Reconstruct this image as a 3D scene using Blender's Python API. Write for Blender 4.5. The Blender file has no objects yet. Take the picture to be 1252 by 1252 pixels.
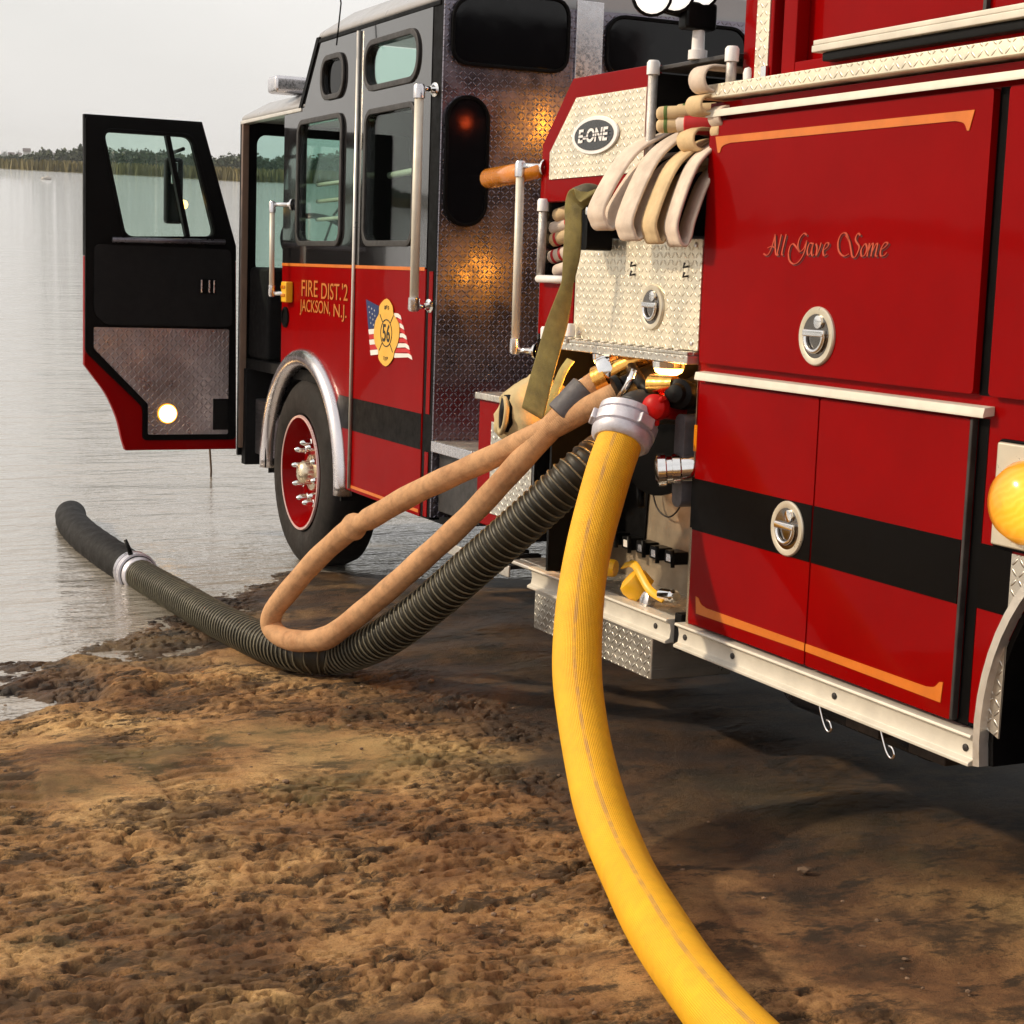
import bpy, bmesh, math, random
import numpy as np
from mathutils import Matrix, Vector
random.seed(7); RNG = np.random.default_rng(7)
SC = bpy.context.scene; COL = SC.collection
PI = math.pi

# ------------------------------------------------------------------ frames
# Truck frame: X = 0 is the truck's left flank (+X into the truck), +Y forward, Z up, ground at Z = 0.
# The truck stands nose-down on a boat ramp, so the truck frame is tilted in the world by MW.
CR = np.array([[0.903264, -0.427691, 0.034576], [-0.027505, -0.138127, -0.990032], [0.428203, 0.893309, -0.136529]])
CC = np.array([-3.068004, -4.973141, 1.673821]); CF = 2115.126
UPV = np.array([-0.0184, -0.049903, 0.998585])
_q = Vector(UPV).rotation_difference(Vector((0, 0, 1)))
MW = _q.to_matrix().to_4x4(); MWn = np.array(MW.to_3x3())
ZW = -0.195                                   # world height of the lake

# ------------------------------------------------------------------ camera
cd = bpy.data.cameras.new('camera'); cam = bpy.data.objects.new('camera', cd); COL.objects.link(cam)
cd.sensor_width = 36; cd.sensor_fit = 'HORIZONTAL'; cd.lens = CF / 1252 * 36; cd.clip_start = .05; cd.clip_end = 6000
_m = np.eye(4); _m[:3, 0] = CR[0]; _m[:3, 1] = -CR[1]; _m[:3, 2] = -CR[2]; _m[:3, 3] = CC
cam.matrix_world = MW @ Matrix(_m.tolist()); SC.camera = cam

# ------------------------------------------------------------------ sky, sun, exposure
SUN = MWn @ np.array([-1.0, .50, .68]); SUN /= np.linalg.norm(SUN)
w = bpy.data.worlds.new('World'); SC.world = w; w.use_nodes = True
nt = w.node_tree; nt.nodes.clear(); N = nt.nodes.new; LK = nt.links.new
sky = N('ShaderNodeTexSky'); sky.sky_type = 'NISHITA'; sky.sun_disc = False
sky.sun_elevation = math.asin(SUN[2]); sky.sun_rotation = math.atan2(SUN[0], SUN[1]); sky.dust_density = 4; sky.air_density = 1.2
b1 = N('ShaderNodeBackground'); b1.inputs[1].default_value = .08; LK(sky.outputs[0], b1.inputs[0])
tc = N('ShaderNodeTexCoord'); nz = N('ShaderNodeTexNoise'); nz.inputs['Scale'].default_value = 2.2; nz.inputs['Detail'].default_value = 5
mp = N('ShaderNodeMapping'); mp.inputs['Scale'].default_value = (1, 1, 2.5); LK(tc.outputs['Generated'], mp.inputs[0]); LK(mp.outputs[0], nz.inputs[0])
cr = N('ShaderNodeValToRGB'); cr.color_ramp.elements[0].position = .3; cr.color_ramp.elements[1].position = .7
cr.color_ramp.elements[0].color = (.66, .645, .625, 1); cr.color_ramp.elements[1].color = (.80, .775, .75, 1); LK(nz.outputs[0], cr.inputs[0])
b2 = N('ShaderNodeBackground'); b2.inputs[1].default_value = 1.15; LK(cr.outputs[0], b2.inputs[0])
mx = N('ShaderNodeMixShader'); mx.inputs[0].default_value = .82; LK(b1.outputs[0], mx.inputs[1]); LK(b2.outputs[0], mx.inputs[2])
ow = N('ShaderNodeOutputWorld'); LK(mx.outputs[0], ow.inputs[0])
sl = bpy.data.lights.new('sun', 'SUN'); so = bpy.data.objects.new('sun', sl); COL.objects.link(so)
sl.energy = 2.7; sl.angle = math.radians(2.5); sl.color = (1, .83, .60)
so.rotation_euler = Vector(-SUN).to_track_quat('-Z', 'Y').to_euler(); so.location = (-10, 6, 9)
SC.view_settings.view_transform = 'Standard'; SC.view_settings.look = 'None'; SC.view_settings.exposure = .30; SC.view_settings.gamma = 1

# ------------------------------------------------------------------ survey helpers (photo point -> point on a real plane)
def ray(x, y): return CR.T @ np.array([(x - 626) / CF, (y - 626) / CF, 1.0])
def onX(x, y, X=0.):
    d = ray(x, y); return CC + (X - CC[0]) / d[0] * d
def onY(x, y, Y):
    d = ray(x, y); return CC + (Y - CC[1]) / d[1] * d
def onZ(x, y, Z):
    d = ray(x, y); return CC + (Z - CC[2]) / d[2] * d
def yz(x, y, X=0.): p = onX(x, y, X); return (p[1], p[2])
def sstep(a, b, x):
    t = np.clip((x - a) / (b - a), 0, 1); return t * t * (3 - 2 * t)
def Hs(x, y):                                 # smooth ramp surface, truck frame
    return -.064 * np.clip(-x - .1, 0, 5) * sstep(.5, 2.4, y) - .020 * sstep(-1.2, -2.3, x) * sstep(.9, 2.1, y) - .012 * np.clip(y - 4, 0, 30)
def onG(x, y, h=0.):
    z = 0.
    for _ in range(12):
        p = onZ(x, y, z); z = float(Hs(p[0], p[1])) + h
    return p
def W(p): return np.array(MW @ Vector(p))

# ------------------------------------------------------------------ materials
MAT = {}
def nodes(name):
    m = bpy.data.materials.new(name); m.use_nodes = True; t = m.node_tree; MAT[name] = m
    return m, t, t.nodes['Principled BSDF'], t.nodes.new, t.links.new
def mathn(t, op, a, b=None, c=None, clamp=False):
    n = t.nodes.new('ShaderNodeMath'); n.operation = op; n.use_clamp = clamp
    for i, v in enumerate((a, b, c)):
        if v is None: continue
        if isinstance(v, (int, float)): n.inputs[i].default_value = v
        else: t.links.new(v, n.inputs[i])
    return n.outputs[0]
def noise(t, scale, detail=4, rough=.55, vec=None, coord='Object', stretch=None):
    n = t.nodes.new('ShaderNodeTexNoise'); n.inputs['Scale'].default_value = scale; n.inputs['Detail'].default_value = detail; n.inputs['Roughness'].default_value = rough
    if vec is None:
        c = t.nodes.new('ShaderNodeTexCoord'); vec = c.outputs[coord]
    if stretch:
        mpn = t.nodes.new('ShaderNodeMapping'); mpn.inputs['Scale'].default_value = stretch; t.links.new(vec, mpn.inputs[0]); vec = mpn.outputs[0]
    t.links.new(vec, n.inputs['Vector']); return n.outputs[0]
def ramp(t, fac, stops):
    r = t.nodes.new('ShaderNodeValToRGB'); e = r.color_ramp.elements
    while len(e) > 1: e.remove(e[-1])
    for i, (p, c) in enumerate(stops):
        k = e[0] if i == 0 else e.new(p)
        k.position = p; k.color = (*c, 1) if len(c) == 3 else c
    t.links.new(fac, r.inputs[0]); return r.outputs[0]
def grey(a): return (a, a, a)
def mat(name, col, rough=.5, metal=0., coat=0., spec=.5, var=.15, vscale=6., rvar=.12, bump=0., bscale=200., emit=None, estr=0., sheen=0.):
    m, t, b, Nn, Ln = nodes(name)
    f = noise(t, vscale, 6, .62)
    c = np.array(col)
    Ln(ramp(t, f, [(.3, tuple(c * (1 - var))), (.7, tuple(np.minimum(c * (1 + var), 1)))]), b.inputs['Base Color'])
    f2 = noise(t, vscale * 3.1, 5, .65)
    Ln(ramp(t, f2, [(.3, grey(max(rough - rvar, .02))), (.72, grey(min(rough + rvar, 1)))]), b.inputs['Roughness'])
    b.inputs['Metallic'].default_value = metal; b.inputs['Coat Weight'].default_value = coat; b.inputs['Coat Roughness'].default_value = .04
    b.inputs['Specular IOR Level'].default_value = spec
    if sheen: b.inputs['Sheen Weight'].default_value = sheen
    if bump:
        bn = Nn('ShaderNodeBump'); bn.inputs['Strength'].default_value = bump; bn.inputs['Distance'].default_value = .002
        Ln(noise(t, bscale, 3), bn.inputs['Height']); Ln(bn.outputs[0], b.inputs['Normal'])
        if coat: bn.inputs['Distance'].default_value = .02; Ln(bn.outputs[0], b.inputs['Coat Normal'])
    if emit is not None:
        b.inputs['Emission Color'].default_value = (*emit, 1); b.inputs['Emission Strength'].default_value = estr
    return m
def tread(name, axes, col=(.78, .74, .66), rough=.34, pitch=.027, dirt=.25):
    """polished aluminium tread plate: alternating raised lozenges"""
    m, t, b, Nn, Ln = nodes(name)
    tcn = Nn('ShaderNodeTexCoord'); sp = Nn('ShaderNodeSeparateXYZ'); Ln(tcn.outputs['Object'], sp.inputs[0])
    u = mathn(t, 'DIVIDE', sp.outputs[axes[0]], pitch); v = mathn(t, 'DIVIDE', sp.outputs[axes[1]], pitch)
    iu = mathn(t, 'FLOOR', u); iv = mathn(t, 'FLOOR', v)
    fx = mathn(t, 'SUBTRACT', mathn(t, 'SUBTRACT', u, iu), .5); fy = mathn(t, 'SUBTRACT', mathn(t, 'SUBTRACT', v, iv), .5)
    par = mathn(t, 'ABSOLUTE', mathn(t, 'MODULO', mathn(t, 'ADD', iu, iv), 2.0))
    sg = mathn(t, 'SUBTRACT', mathn(t, 'MULTIPLY', par, 2.0), 1.0)
    fys = mathn(t, 'MULTIPLY', fy, sg)
    p1 = mathn(t, 'ADD', fx, fys); p2 = mathn(t, 'SUBTRACT', fx, fys)
    e = mathn(t, 'ADD', mathn(t, 'POWER', mathn(t, 'ABSOLUTE', mathn(t, 'DIVIDE', p1, .70)), 2.0), mathn(t, 'POWER', mathn(t, 'ABSOLUTE', mathn(t, 'DIVIDE', p2, .22)), 2.0))
    hgt = mathn(t, 'SUBTRACT', 1.0, e, clamp=True); hgt = mathn(t, 'POWER', hgt, .6)
    bn = Nn('ShaderNodeBump'); bn.inputs['Strength'].default_value = 1.0; bn.inputs['Distance'].default_value = .0035
    fine = mathn(t, 'MULTIPLY', noise(t, 40, 4), .10)
    Ln(mathn(t, 'ADD', hgt, fine), bn.inputs['Height']); Ln(bn.outputs[0], b.inputs['Normal'])
    d = ramp(t, noise(t, 5, 6, .65), [(.35, grey(1 - dirt)), (.7, grey(1))])
    mixn = Nn('ShaderNodeMixRGB'); mixn.blend_type = 'MULTIPLY'; mixn.inputs[0].default_value = 1; mixn.inputs[2].default_value = (*col, 1)
    Ln(d, mixn.inputs[1]); Ln(mixn.outputs[0], b.inputs['Base Color'])
    Ln(ramp(t, noise(t, 9, 5), [(.3, grey(rough - .08)), (.7, grey(rough + .12))]), b.inputs['Roughness'])
    b.inputs['Metallic'].default_value = .92
    return m
def glass(name, tint, refl=1.0):
    m = bpy.data.materials.new(name); m.use_nodes = True; t = m.node_tree; t.nodes.clear(); MAT[name] = m
    o = t.nodes.new('ShaderNodeOutputMaterial'); mix = t.nodes.new('ShaderNodeMixShader'); tr = t.nodes.new('ShaderNodeBsdfTransparent'); gl = t.nodes.new('ShaderNodeBsdfGlossy'); fr = t.nodes.new('ShaderNodeLayerWeight'); fr.inputs[0].default_value = .5
    tr.inputs[0].default_value = (*tint, 1); gl.inputs['Roughness'].default_value = .02; fac = mathn(t, 'ADD', .03, mathn(t, 'MULTIPLY', mathn(t, 'POWER', fr.outputs['Facing'], 5.0), .75))
    t.links.new(fac, mix.inputs[0]); t.links.new(tr.outputs[0], mix.inputs[1]); t.links.new(gl.outputs[0], mix.inputs[2]); t.links.new(mix.outputs[0], o.inputs[0]); return m

def lens_material():
    m, t, b, Nn, Ln = nodes('lamp_marker'); tcn = Nn('ShaderNodeTexCoord'); mpn = Nn('ShaderNodeMapping'); mpn.inputs['Rotation'].default_value = (math.radians(35), 0, 0); Ln(tcn.outputs['Object'], mpn.inputs[0])
    wv = Nn('ShaderNodeTexWave'); wv.bands_direction = 'Z'; wv.inputs['Scale'].default_value = 16; wv.inputs['Distortion'].default_value = 7; wv.inputs['Detail'].default_value = 3; Ln(mpn.outputs[0], wv.inputs[0])
    c = ramp(t, wv.outputs[1], [(.0, (1, .40, .025)), (.5, (1, .42, .03)), (1., (1, .46, .04))]); Ln(c, b.inputs['Emission Color']); b.inputs['Base Color'].default_value = (.45, .13, .008, 1); lw = Nn('ShaderNodeLayerWeight'); lw.inputs[0].default_value = .35
    Ln(mathn(t, 'ADD', .16, mathn(t, 'MULTIPLY', mathn(t, 'POWER', mathn(t, 'SUBTRACT', 1.0, lw.outputs['Facing']), 2.0), 1.3)), b.inputs['Emission Strength']); b.inputs['Roughness'].default_value = .2
mat('red', (.215, .0004, .0007), .35, coat=.12, spec=.02, bump=.10, bscale=2.2, var=.10, vscale=2.2, rvar=.06)
mat('black_paint', (.012, .011, .012), .12, coat=1., var=.2, rvar=.05, vscale=2)
mat('black_band', (.0025, .0018, .0015), .4, var=.2, spec=.06)
mat('gold', (.58, .15, .012), .4, var=.12, vscale=9)
mat('gold_badge', (.75, .42, .06), .45, var=.1)
mat('lettering_gold', (.50, .16, .025), .4, var=.1)
mat('red_gold', (.48, .06, .016), .35, var=.1, vscale=20)
mat('rubber', (.008, .007, .007), .7, spec=.2, var=.5, vscale=9, bump=.4, bscale=90)
mat('tyre', (.014, .011, .010), .75, spec=.25, var=.6, vscale=5, bump=.5, bscale=60)
mat('black', (.0022, .002, .0022), .45, var=.3, spec=.14)
mat('interior', (.005, .0045, .005), .7, var=.3, spec=.2)
mat('trim_black', (.0022, .002, .0022), .5, var=.3, spec=.07)
mat('dark_steel', (.035, .032, .032), .5, metal=.3, var=.5, vscale=12)
mat('tank', (.03, .032, .04), .22, metal=.2, var=.5, vscale=5)
mat('alu', (.74, .70, .64), .38, metal=.75, var=.10, vscale=14, bump=.15, bscale=120)
mat('alu_white', (.64, .60, .52), .5, metal=.2, var=.10, vscale=10, bump=.1, bscale=90)
mat('chrome', (.86, .85, .84), .10, metal=1., var=.06, rvar=.06, vscale=20)
mat('chrome_satin', (.70, .68, .70), .28, metal=1., var=.10, vscale=16)
mat('knurl', (.50, .47, .45), .45, metal=.7, var=.2, vscale=60, bump=.8, bscale=400)
mat('white_cap', (.82, .80, .80), .4, var=.08)
mat('storz', (.60, .58, .63), .42, metal=.55, var=.22, vscale=18, bump=.3, bscale=120)
mat('brass', (.80, .42, .10), .2, metal=1., var=.15, vscale=25)
mat('cream_metal', (.34, .27, .19), .45, metal=.55, var=.3, vscale=5)
mat('canvas', (.46, .36, .19), .85, var=.25, vscale=9, bump=.4, bscale=150)
mat('olive_strap', (.17, .135, .040), .8, var=.35, vscale=14, bump=.6, bscale=260)
mat('olive_light', (.34, .28, .09), .8, var=.3, vscale=12, bump=.5, bscale=260)
mat('hose_white', (.64, .53, .44), .85, var=.22, vscale=12, bump=.5, bscale=350)
mat('hose_tanish', (.60, .44, .25), .85, var=.2, vscale=12, bump=.5, bscale=350)
mat('hose_green', (.10, .16, .04), .8, var=.2)
mat('hose_red', (.45, .01, .015), .6, var=.2)
mat('red_cap', (.48, .006, .004), .35, var=.15, spec=.15)
mat('collar', (.085, .078, .085), .6, var=.3, vscale=20, bump=.4, bscale=150)
mat('yellow_paint', (.80, .42, .01), .45, var=.15)
mat('amber_off', (.62, .20, .006), .25, var=.1, coat=.5)
mat('flag_blue', (.012, .03, .12), .4); mat('flag_white', (.75, .72, .68), .45); mat('flag_red', (.5, .01, .012), .45)
mat('black_print', (.01, .009, .008), .5)
mat('badge_black', (.008, .008, .008), .25, coat=.5)
mat('lamp_white', (.85, .85, .82), .12, coat=1., var=.04, emit=(1, .97, .9), estr=.8)
mat('lamp_warm', (.9, .6, .3), .3, emit=(1, .62, .25), estr=7.)
mat('lamp_shelf', (.9, .6, .3), .3, emit=(1, .50, .12), estr=7.)
mat('lamp_amber', (.9, .4, .03), .25, emit=(1, .36, .03), estr=5., var=.3, vscale=30); lens_material()
mat('lamp_warning', (.9, .4, .03), .25, emit=(1, .36, .03), estr=70.); mat('lamp_red', (.8, .05, .02), .25, emit=(1, .10, .02), estr=14.)
mat('house_white', (.62, .61, .60), .7); mat('house_roof', (.12, .10, .10), .8)
mat('rock', (.45, .42, .38), .8, var=.3, vscale=2, bump=.8, bscale=6)
mat('stick', (.10, .06, .03), .8)
mat('soil_far', (.10, .085, .03), .95, var=.3, vscale=.05)
tread('tread_side', (1, 2)); tread('tread_wall', (0, 2), col=(.30, .275, .33), rough=.25, dirt=.35, pitch=.0225); tread('tread_top', (0, 1), pitch=.030)
tread('tread_dark', (0, 2), col=(.46, .42, .44), rough=.34, dirt=.4); tread('tread_cream', (1, 2), col=(.88, .80, .64), rough=.42, dirt=.12, pitch=.026)
glass('glass', (.80, .90, .86)); glass('glass_dark', (.03, .03, .032)); glass('glass_clear', (.72, .86, .82))

def leafmat(name, cols, rough=.7):
    m, t, b, Nn, Ln = nodes(name); g = Nn('ShaderNodeNewGeometry')
    Ln(ramp(t, g.outputs['Random Per Island'], [(i / (len(cols) - 1), c) for i, c in enumerate(cols)]), b.inputs['Base Color']); b.inputs['Roughness'].default_value = rough
leafmat('leaves', [(.020, .035, .012), (.035, .055, .018), (.06, .075, .025), (.03, .04, .015)])
leafmat('reed', [(.15, .115, .028), (.10, .085, .022), (.18, .14, .04), (.08, .075, .02)])

def hosemat(name, col, dark, line=None, ribs=90., bumpd=.0012, rough=.62, stain=.3):
    """woven fabric hose; UV = (metres along, turn fraction)"""
    m, t, b, Nn, Ln = nodes(name)
    uv = Nn('ShaderNodeUVMap'); sp = Nn('ShaderNodeSeparateXYZ'); Ln(uv.outputs[0], sp.inputs[0])
    f = noise(t, 7, 6, .65); c = ramp(t, f, [(.30, dark), (.52, col), (.75, tuple(np.minimum(np.array(col) * 1.12, 1)))])
    g = ramp(t, noise(t, 26, 6, .7), [(.36, grey(1 - stain)), (.55, grey(1))])
    mm = Nn('ShaderNodeMixRGB'); mm.blend_type = 'MULTIPLY'; mm.inputs[0].default_value = 1; Ln(c, mm.inputs[1]); Ln(g, mm.inputs[2]); c = mm.outputs[0]
    if line:
        v0, wd, lc = line
        a = mathn(t, 'ABSOLUTE', mathn(t, 'SUBTRACT', mathn(t, 'ADD', sp.outputs[1], mathn(t, 'MULTIPLY', mathn(t, 'SUBTRACT', noise(t, 3, 2), .5), .02)), v0))
        k = mathn(t, 'MULTIPLY', mathn(t, 'LESS_THAN', a, wd), ramp(t, noise(t, 18, 4), [(.35, grey(.15)), (.6, grey(.8))]))
        m2 = Nn('ShaderNodeMixRGB'); Ln(k, m2.inputs[0]); Ln(c, m2.inputs[1]); m2.inputs[2].default_value = (*lc, 1); c = m2.outputs[0]
    Ln(c, b.inputs['Base Color']); b.inputs['Roughness'].default_value = rough
    s1 = mathn(t, 'SINE', mathn(t, 'MULTIPLY', sp.outputs[1], 2 * PI * ribs)); s2 = mathn(t, 'SINE', mathn(t, 'MULTIPLY', sp.outputs[0], 900.))
    h = mathn(t, 'ADD', mathn(t, 'MULTIPLY', s1, .5), mathn(t, 'ADD', mathn(t, 'MULTIPLY', s2, .35), mathn(t, 'MULTIPLY', noise(t, 60, 4), 1.2)))
    bn = Nn('ShaderNodeBump'); bn.inputs['Strength'].default_value = .7; bn.inputs['Distance'].default_value = bumpd; Ln(h, bn.inputs['Height']); Ln(bn.outputs[0], b.inputs['Normal'])
hosemat('tan_hose', (.58, .32, .155), (.44, .215, .095), ribs=60, stain=.25, rough=.8)

def ground_material():
    m, t, b, Nn, Ln = nodes('ground_soil')
    at = Nn('ShaderNodeAttribute'); at.attribute_name = 'wet_shade'; ah = Nn('ShaderNodeAttribute'); ah.attribute_name = 'relief'
    c1 = ramp(t, noise(t, 1.3, 8, .62), [(.30, (.10, .047, .021)), (.41, (.23, .112, .046)), (.51, (.42, .228, .092)), (.62, (.62, .385, .165)), (.76, (.72, .50, .24))])
    c2 = ramp(t, noise(t, 9, 8, .7), [(.34, (.42, .36, .30)), (.5, grey(.9)), (.7, (1.12, 1.08, 1.0))])
    mm = Nn('ShaderNodeMixRGB'); mm.blend_type = 'MULTIPLY'; mm.inputs[0].default_value = .85; Ln(c1, mm.inputs[1]); Ln(c2, mm.inputs[2])
    gr = ramp(t, noise(t, 150, 5, .8), [(.34, grey(.45)), (.46, grey(.95)), (.68, grey(1.25))]); mg = Nn('ShaderNodeMixRGB'); mg.blend_type = 'MULTIPLY'; mg.inputs[0].default_value = .9; Ln(mm.outputs[0], mg.inputs[1]); Ln(gr, mg.inputs[2]); mm = mg
    # dark clods of damp silt, olive patches
    dk = ramp(t, noise(t, 5.5, 12, .78, stretch=(.7, 1.3, 1)), [(.50, grey(0)), (.58, grey(.92))])
    m3 = Nn('ShaderNodeMixRGB'); Ln(dk, m3.inputs[0]); Ln(mm.outputs[0], m3.inputs[1]); m3.inputs[2].default_value = (.042, .026, .013, 1)
    big = ramp(t, noise(t, 1.7, 10, .74, stretch=(.8, 1.25, 1)), [(.50, grey(0)), (.60, grey(.8))]); m6 = Nn('ShaderNodeMixRGB'); Ln(big, m6.inputs[0]); Ln(m3.outputs[0], m6.inputs[1]); m6.inputs[2].default_value = (.075, .042, .020, 1); m3 = m6
    ol = ramp(t, noise(t, .9, 5, .6), [(.52, grey(0)), (.66, grey(.55))])
    m4 = Nn('ShaderNodeMixRGB'); Ln(ol, m4.inputs[0]); Ln(m3.outputs[0], m4.inputs[1]); m4.inputs[2].default_value = (.24, .19, .075, 1)
    m5 = Nn('ShaderNodeMixRGB'); m5.blend_type = 'MULTIPLY'; Ln(at.outputs['Fac'], m5.inputs[0]); Ln(m4.outputs[0], m5.inputs[1]); m5.inputs[2].default_value = (.062, .044, .036, 1)  # darkens soaked soil and paints the truck's shade into the colour
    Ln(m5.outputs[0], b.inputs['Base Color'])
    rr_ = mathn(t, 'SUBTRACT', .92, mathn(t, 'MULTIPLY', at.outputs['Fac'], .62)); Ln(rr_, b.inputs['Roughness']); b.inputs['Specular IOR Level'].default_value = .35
    bn = Nn('ShaderNodeBump'); bn.inputs['Strength'].default_value = 1.; bn.inputs['Distance'].default_value = .0085
    Ln(mathn(t, 'ADD', noise(t, 60, 8, .8), mathn(t, 'MULTIPLY', noise(t, 230, 4, .75), .45)), bn.inputs['Height']); Ln(bn.outputs[0], b.inputs['Normal'])
def water_material():
    m, t, b, Nn, Ln = nodes('lake_water')
    b.inputs['Base Color'].default_value = (.36, .32, .265, 1); b.inputs['Coat Weight'].default_value = 1.; b.inputs['Coat Roughness'].default_value = .04; b.inputs['Specular IOR Level'].default_value = .9; b.inputs['Roughness'].default_value = .07; b.inputs['IOR'].default_value = 1.34
    a = noise(t, 2.2, 6, .6, stretch=(.5, 1.7, 1)); c = noise(t, .30, 4, .5, stretch=(.35, 2.0, 1)); d = noise(t, 9, 3, .5, stretch=(.4, 1.6, 1))
    h = mathn(t, 'ADD', mathn(t, 'MULTIPLY', a, .75), mathn(t, 'ADD', mathn(t, 'MULTIPLY', c, 1.2), mathn(t, 'MULTIPLY', d, .06)))
    bn = Nn('ShaderNodeBump'); bn.inputs['Strength'].default_value = 1.; bn.inputs['Distance'].default_value = .085; Ln(h, bn.inputs['Height']); Ln(bn.outputs[0], b.inputs['Normal']); Ln(bn.outputs[0], b.inputs['Coat Normal'])
ground_material(); water_material()

# ------------------------------------------------------------------ object helpers
BASE = {}
def setup(o, label=None, cat=None, group=None, kind=None):
    if label: o['label'] = label
    if cat: o['category'] = cat
    if group: o['group'] = group
    if kind: o['kind'] = kind
    return o
def place(o, parent, pos=None):
    """pos = truck-frame point of the object's origin"""
    COL.objects.link(o)
    if parent is None:
        pos = np.zeros(3) if pos is None else np.array(pos, float)
        o.matrix_world = MW @ Matrix.Translation(Vector(pos)); BASE[o] = pos
    else:
        pos = BASE[parent] if pos is None else np.array(pos, float)
        o.parent = parent; o.location = Vector(pos - BASE[parent]); BASE[o] = pos
    return o
def thing(name, base, label, cat, group=None):
    o = bpy.data.objects.new(name, None); o.empty_display_size = .2; place(o, None, base); return setup(o, label, cat, group)
def mesh(name, V, F, m, smooth=False, uv=None, fm=None):
    me = bpy.data.meshes.new(name); me.from_pydata([tuple(v) for v in V], [], [tuple(f) for f in F])
    for k in (m if isinstance(m, (list, tuple)) else [m]): me.materials.append(MAT[k])
    if smooth: me.polygons.foreach_set('use_smooth', [True] * len(me.polygons))
    if fm is not None: me.polygons.foreach_set('material_index', fm)
    if uv is not None:
        l = me.uv_layers.new(name='UVMap'); l.data.foreach_set('uv', np.array(uv, float).ravel())
    me.update(); return me
def add(name, V, F, m, parent=None, pos=None, smooth=False, bevel=0., seg=2, uv=None, fm=None, auto=None):
    """V in truck frame"""
    p = np.array(pos, float) if pos is not None else (BASE[parent] if parent is not None else np.zeros(3))
    V = np.array(V, float) - p
    o = bpy.data.objects.new(name, mesh(name, V, F, m, smooth, uv, fm)); place(o, parent, p)
    if bevel:
        b = o.modifiers.new('bevel', 'BEVEL'); b.width = bevel; b.segments = seg; b.limit_method = 'ANGLE'; b.angle_limit = math.radians(35)
        o.data.polygons.foreach_set('use_smooth', [True] * len(o.data.polygons)); o.modifiers.new('wn', 'WEIGHTED_NORMAL')
    return o
def copyto(o, parent, pos):
    c = o.copy(); c.modifiers; place(c, parent, pos); return c
def boxm(x0, x1, y0, y1, z0, z1):
    V = [(x, y, z) for x in (x0, x1) for y in (y0, y1) for z in (z0, z1)]
    F = [(0, 1, 3, 2), (4, 6, 7, 5), (0, 4, 5, 1), (2, 3, 7, 6), (0, 2, 6, 4), (1, 5, 7, 3)]
    return V, F
def box(name, x0, x1, y0, y1, z0, z1, m, parent, bevel=.004, **k):
    V, F = boxm(*sorted((x0, x1)), *sorted((y0, y1)), *sorted((z0, z1))); return add(name, V, F, m, parent, bevel=bevel, **k)
def join(parts):
    V, F = [], []
    for v, f in parts:
        n = len(V); V += list(map(tuple, v)); F += [tuple(i + n for i in q) for q in f]
    return V, F
AX = {'x': (lambda u, v, w: (w, u, v)), 'y': (lambda u, v, w: (u, w, v)), 'z': (lambda u, v, w: (u, v, w))}
def platem(outline, holes, axis, w0, w1):
    """flat plate with holes between w0 and w1 along axis; outline in the other two coordinates"""
    bm = bmesh.new(); loops = []
    for lp in [outline] + list(holes):
        vs = [bm.verts.new((p[0], p[1], 0)) for p in lp]; loops.append(vs)
        for i in range(len(vs)): bm.edges.new((vs[i], vs[(i + 1) % len(vs)]))
    bmesh.ops.triangle_fill(bm, use_beauty=True, use_dissolve=False, edges=bm.edges[:])
    bm.verts.index_update(); n = len(bm.verts)
    P = [(v.co.x, v.co.y) for v in bm.verts]; T = []
    for f in bm.faces:
        ids = [v.index for v in f.verts]
        a, b, c = (P[i] for i in ids[:3])
        if (b[0] - a[0]) * (c[1] - a[1]) - (b[1] - a[1]) * (c[0] - a[0]) < 0: ids = ids[::-1]
        T.append(ids)
    fn = AX[axis]; V = [fn(u, v, w0) for u, v in P] + [fn(u, v, w1) for u, v in P]
    F = [tuple(t[::-1]) for t in T] + [tuple(i + n for i in t) for t in T]
    for vs in loops:
        k = len(vs)
        for i in range(k):
            a, b = vs[i].index, vs[(i + 1) % k].index; F.append((a, b, b + n, a + n))
    bm.free()
    b2 = bmesh.new(); me = bpy.data.meshes.new('tmp'); me.from_pydata(V, [], F); b2.from_mesh(me); bmesh.ops.recalc_face_normals(b2, faces=b2.faces[:])
    b2.verts.index_update(); V = [tuple(v.co) for v in b2.verts]; F = [tuple(v.index for v in f.verts) for f in b2.faces]; b2.free(); bpy.data.meshes.remove(me)
    return V, F
def plate(name, outline, holes, axis, w0, w1, m, parent, bevel=0., **k):
    V, F = platem(outline, holes, axis, w0, w1); return add(name, V, F, m, parent, bevel=bevel, **k)
def rr(u0, u1, v0, v1, r, n=6):
    u0, u1 = sorted((u0, u1)); v0, v1 = sorted((v0, v1)); r = min(r, (u1 - u0) / 2.001, (v1 - v0) / 2.001); P = []
    for cu, cv, a0 in ((u1 - r, v1 - r, 0), (u0 + r, v1 - r, 90), (u0 + r, v0 + r, 180), (u1 - r, v0 + r, 270)):
        for i in range(n + 1):
            a = math.radians(a0 + 90 * i / n); P.append((cu + r * math.cos(a), cv + r * math.sin(a)))
    return P
def rpoly(pts, r, n=5):
    """polygon with rounded corners"""
    P = []; k = len(pts); pts = [np.array(p, float) for p in pts]
    for i in range(k):
        a, b, c = pts[i - 1], pts[i], pts[(i + 1) % k]; d1 = (a - b) / np.linalg.norm(a - b); d2 = (c - b) / np.linalg.norm(c - b)
        rr_ = min(r, np.linalg.norm(a - b) * .45, np.linalg.norm(c - b) * .45); p, q = b + d1 * rr_, b + d2 * rr_
        for j in range(n + 1):
            s = j / n; P.append(tuple((1 - s) ** 2 * p + 2 * s * (1 - s) * b + s * s * q))
    return P
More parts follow.
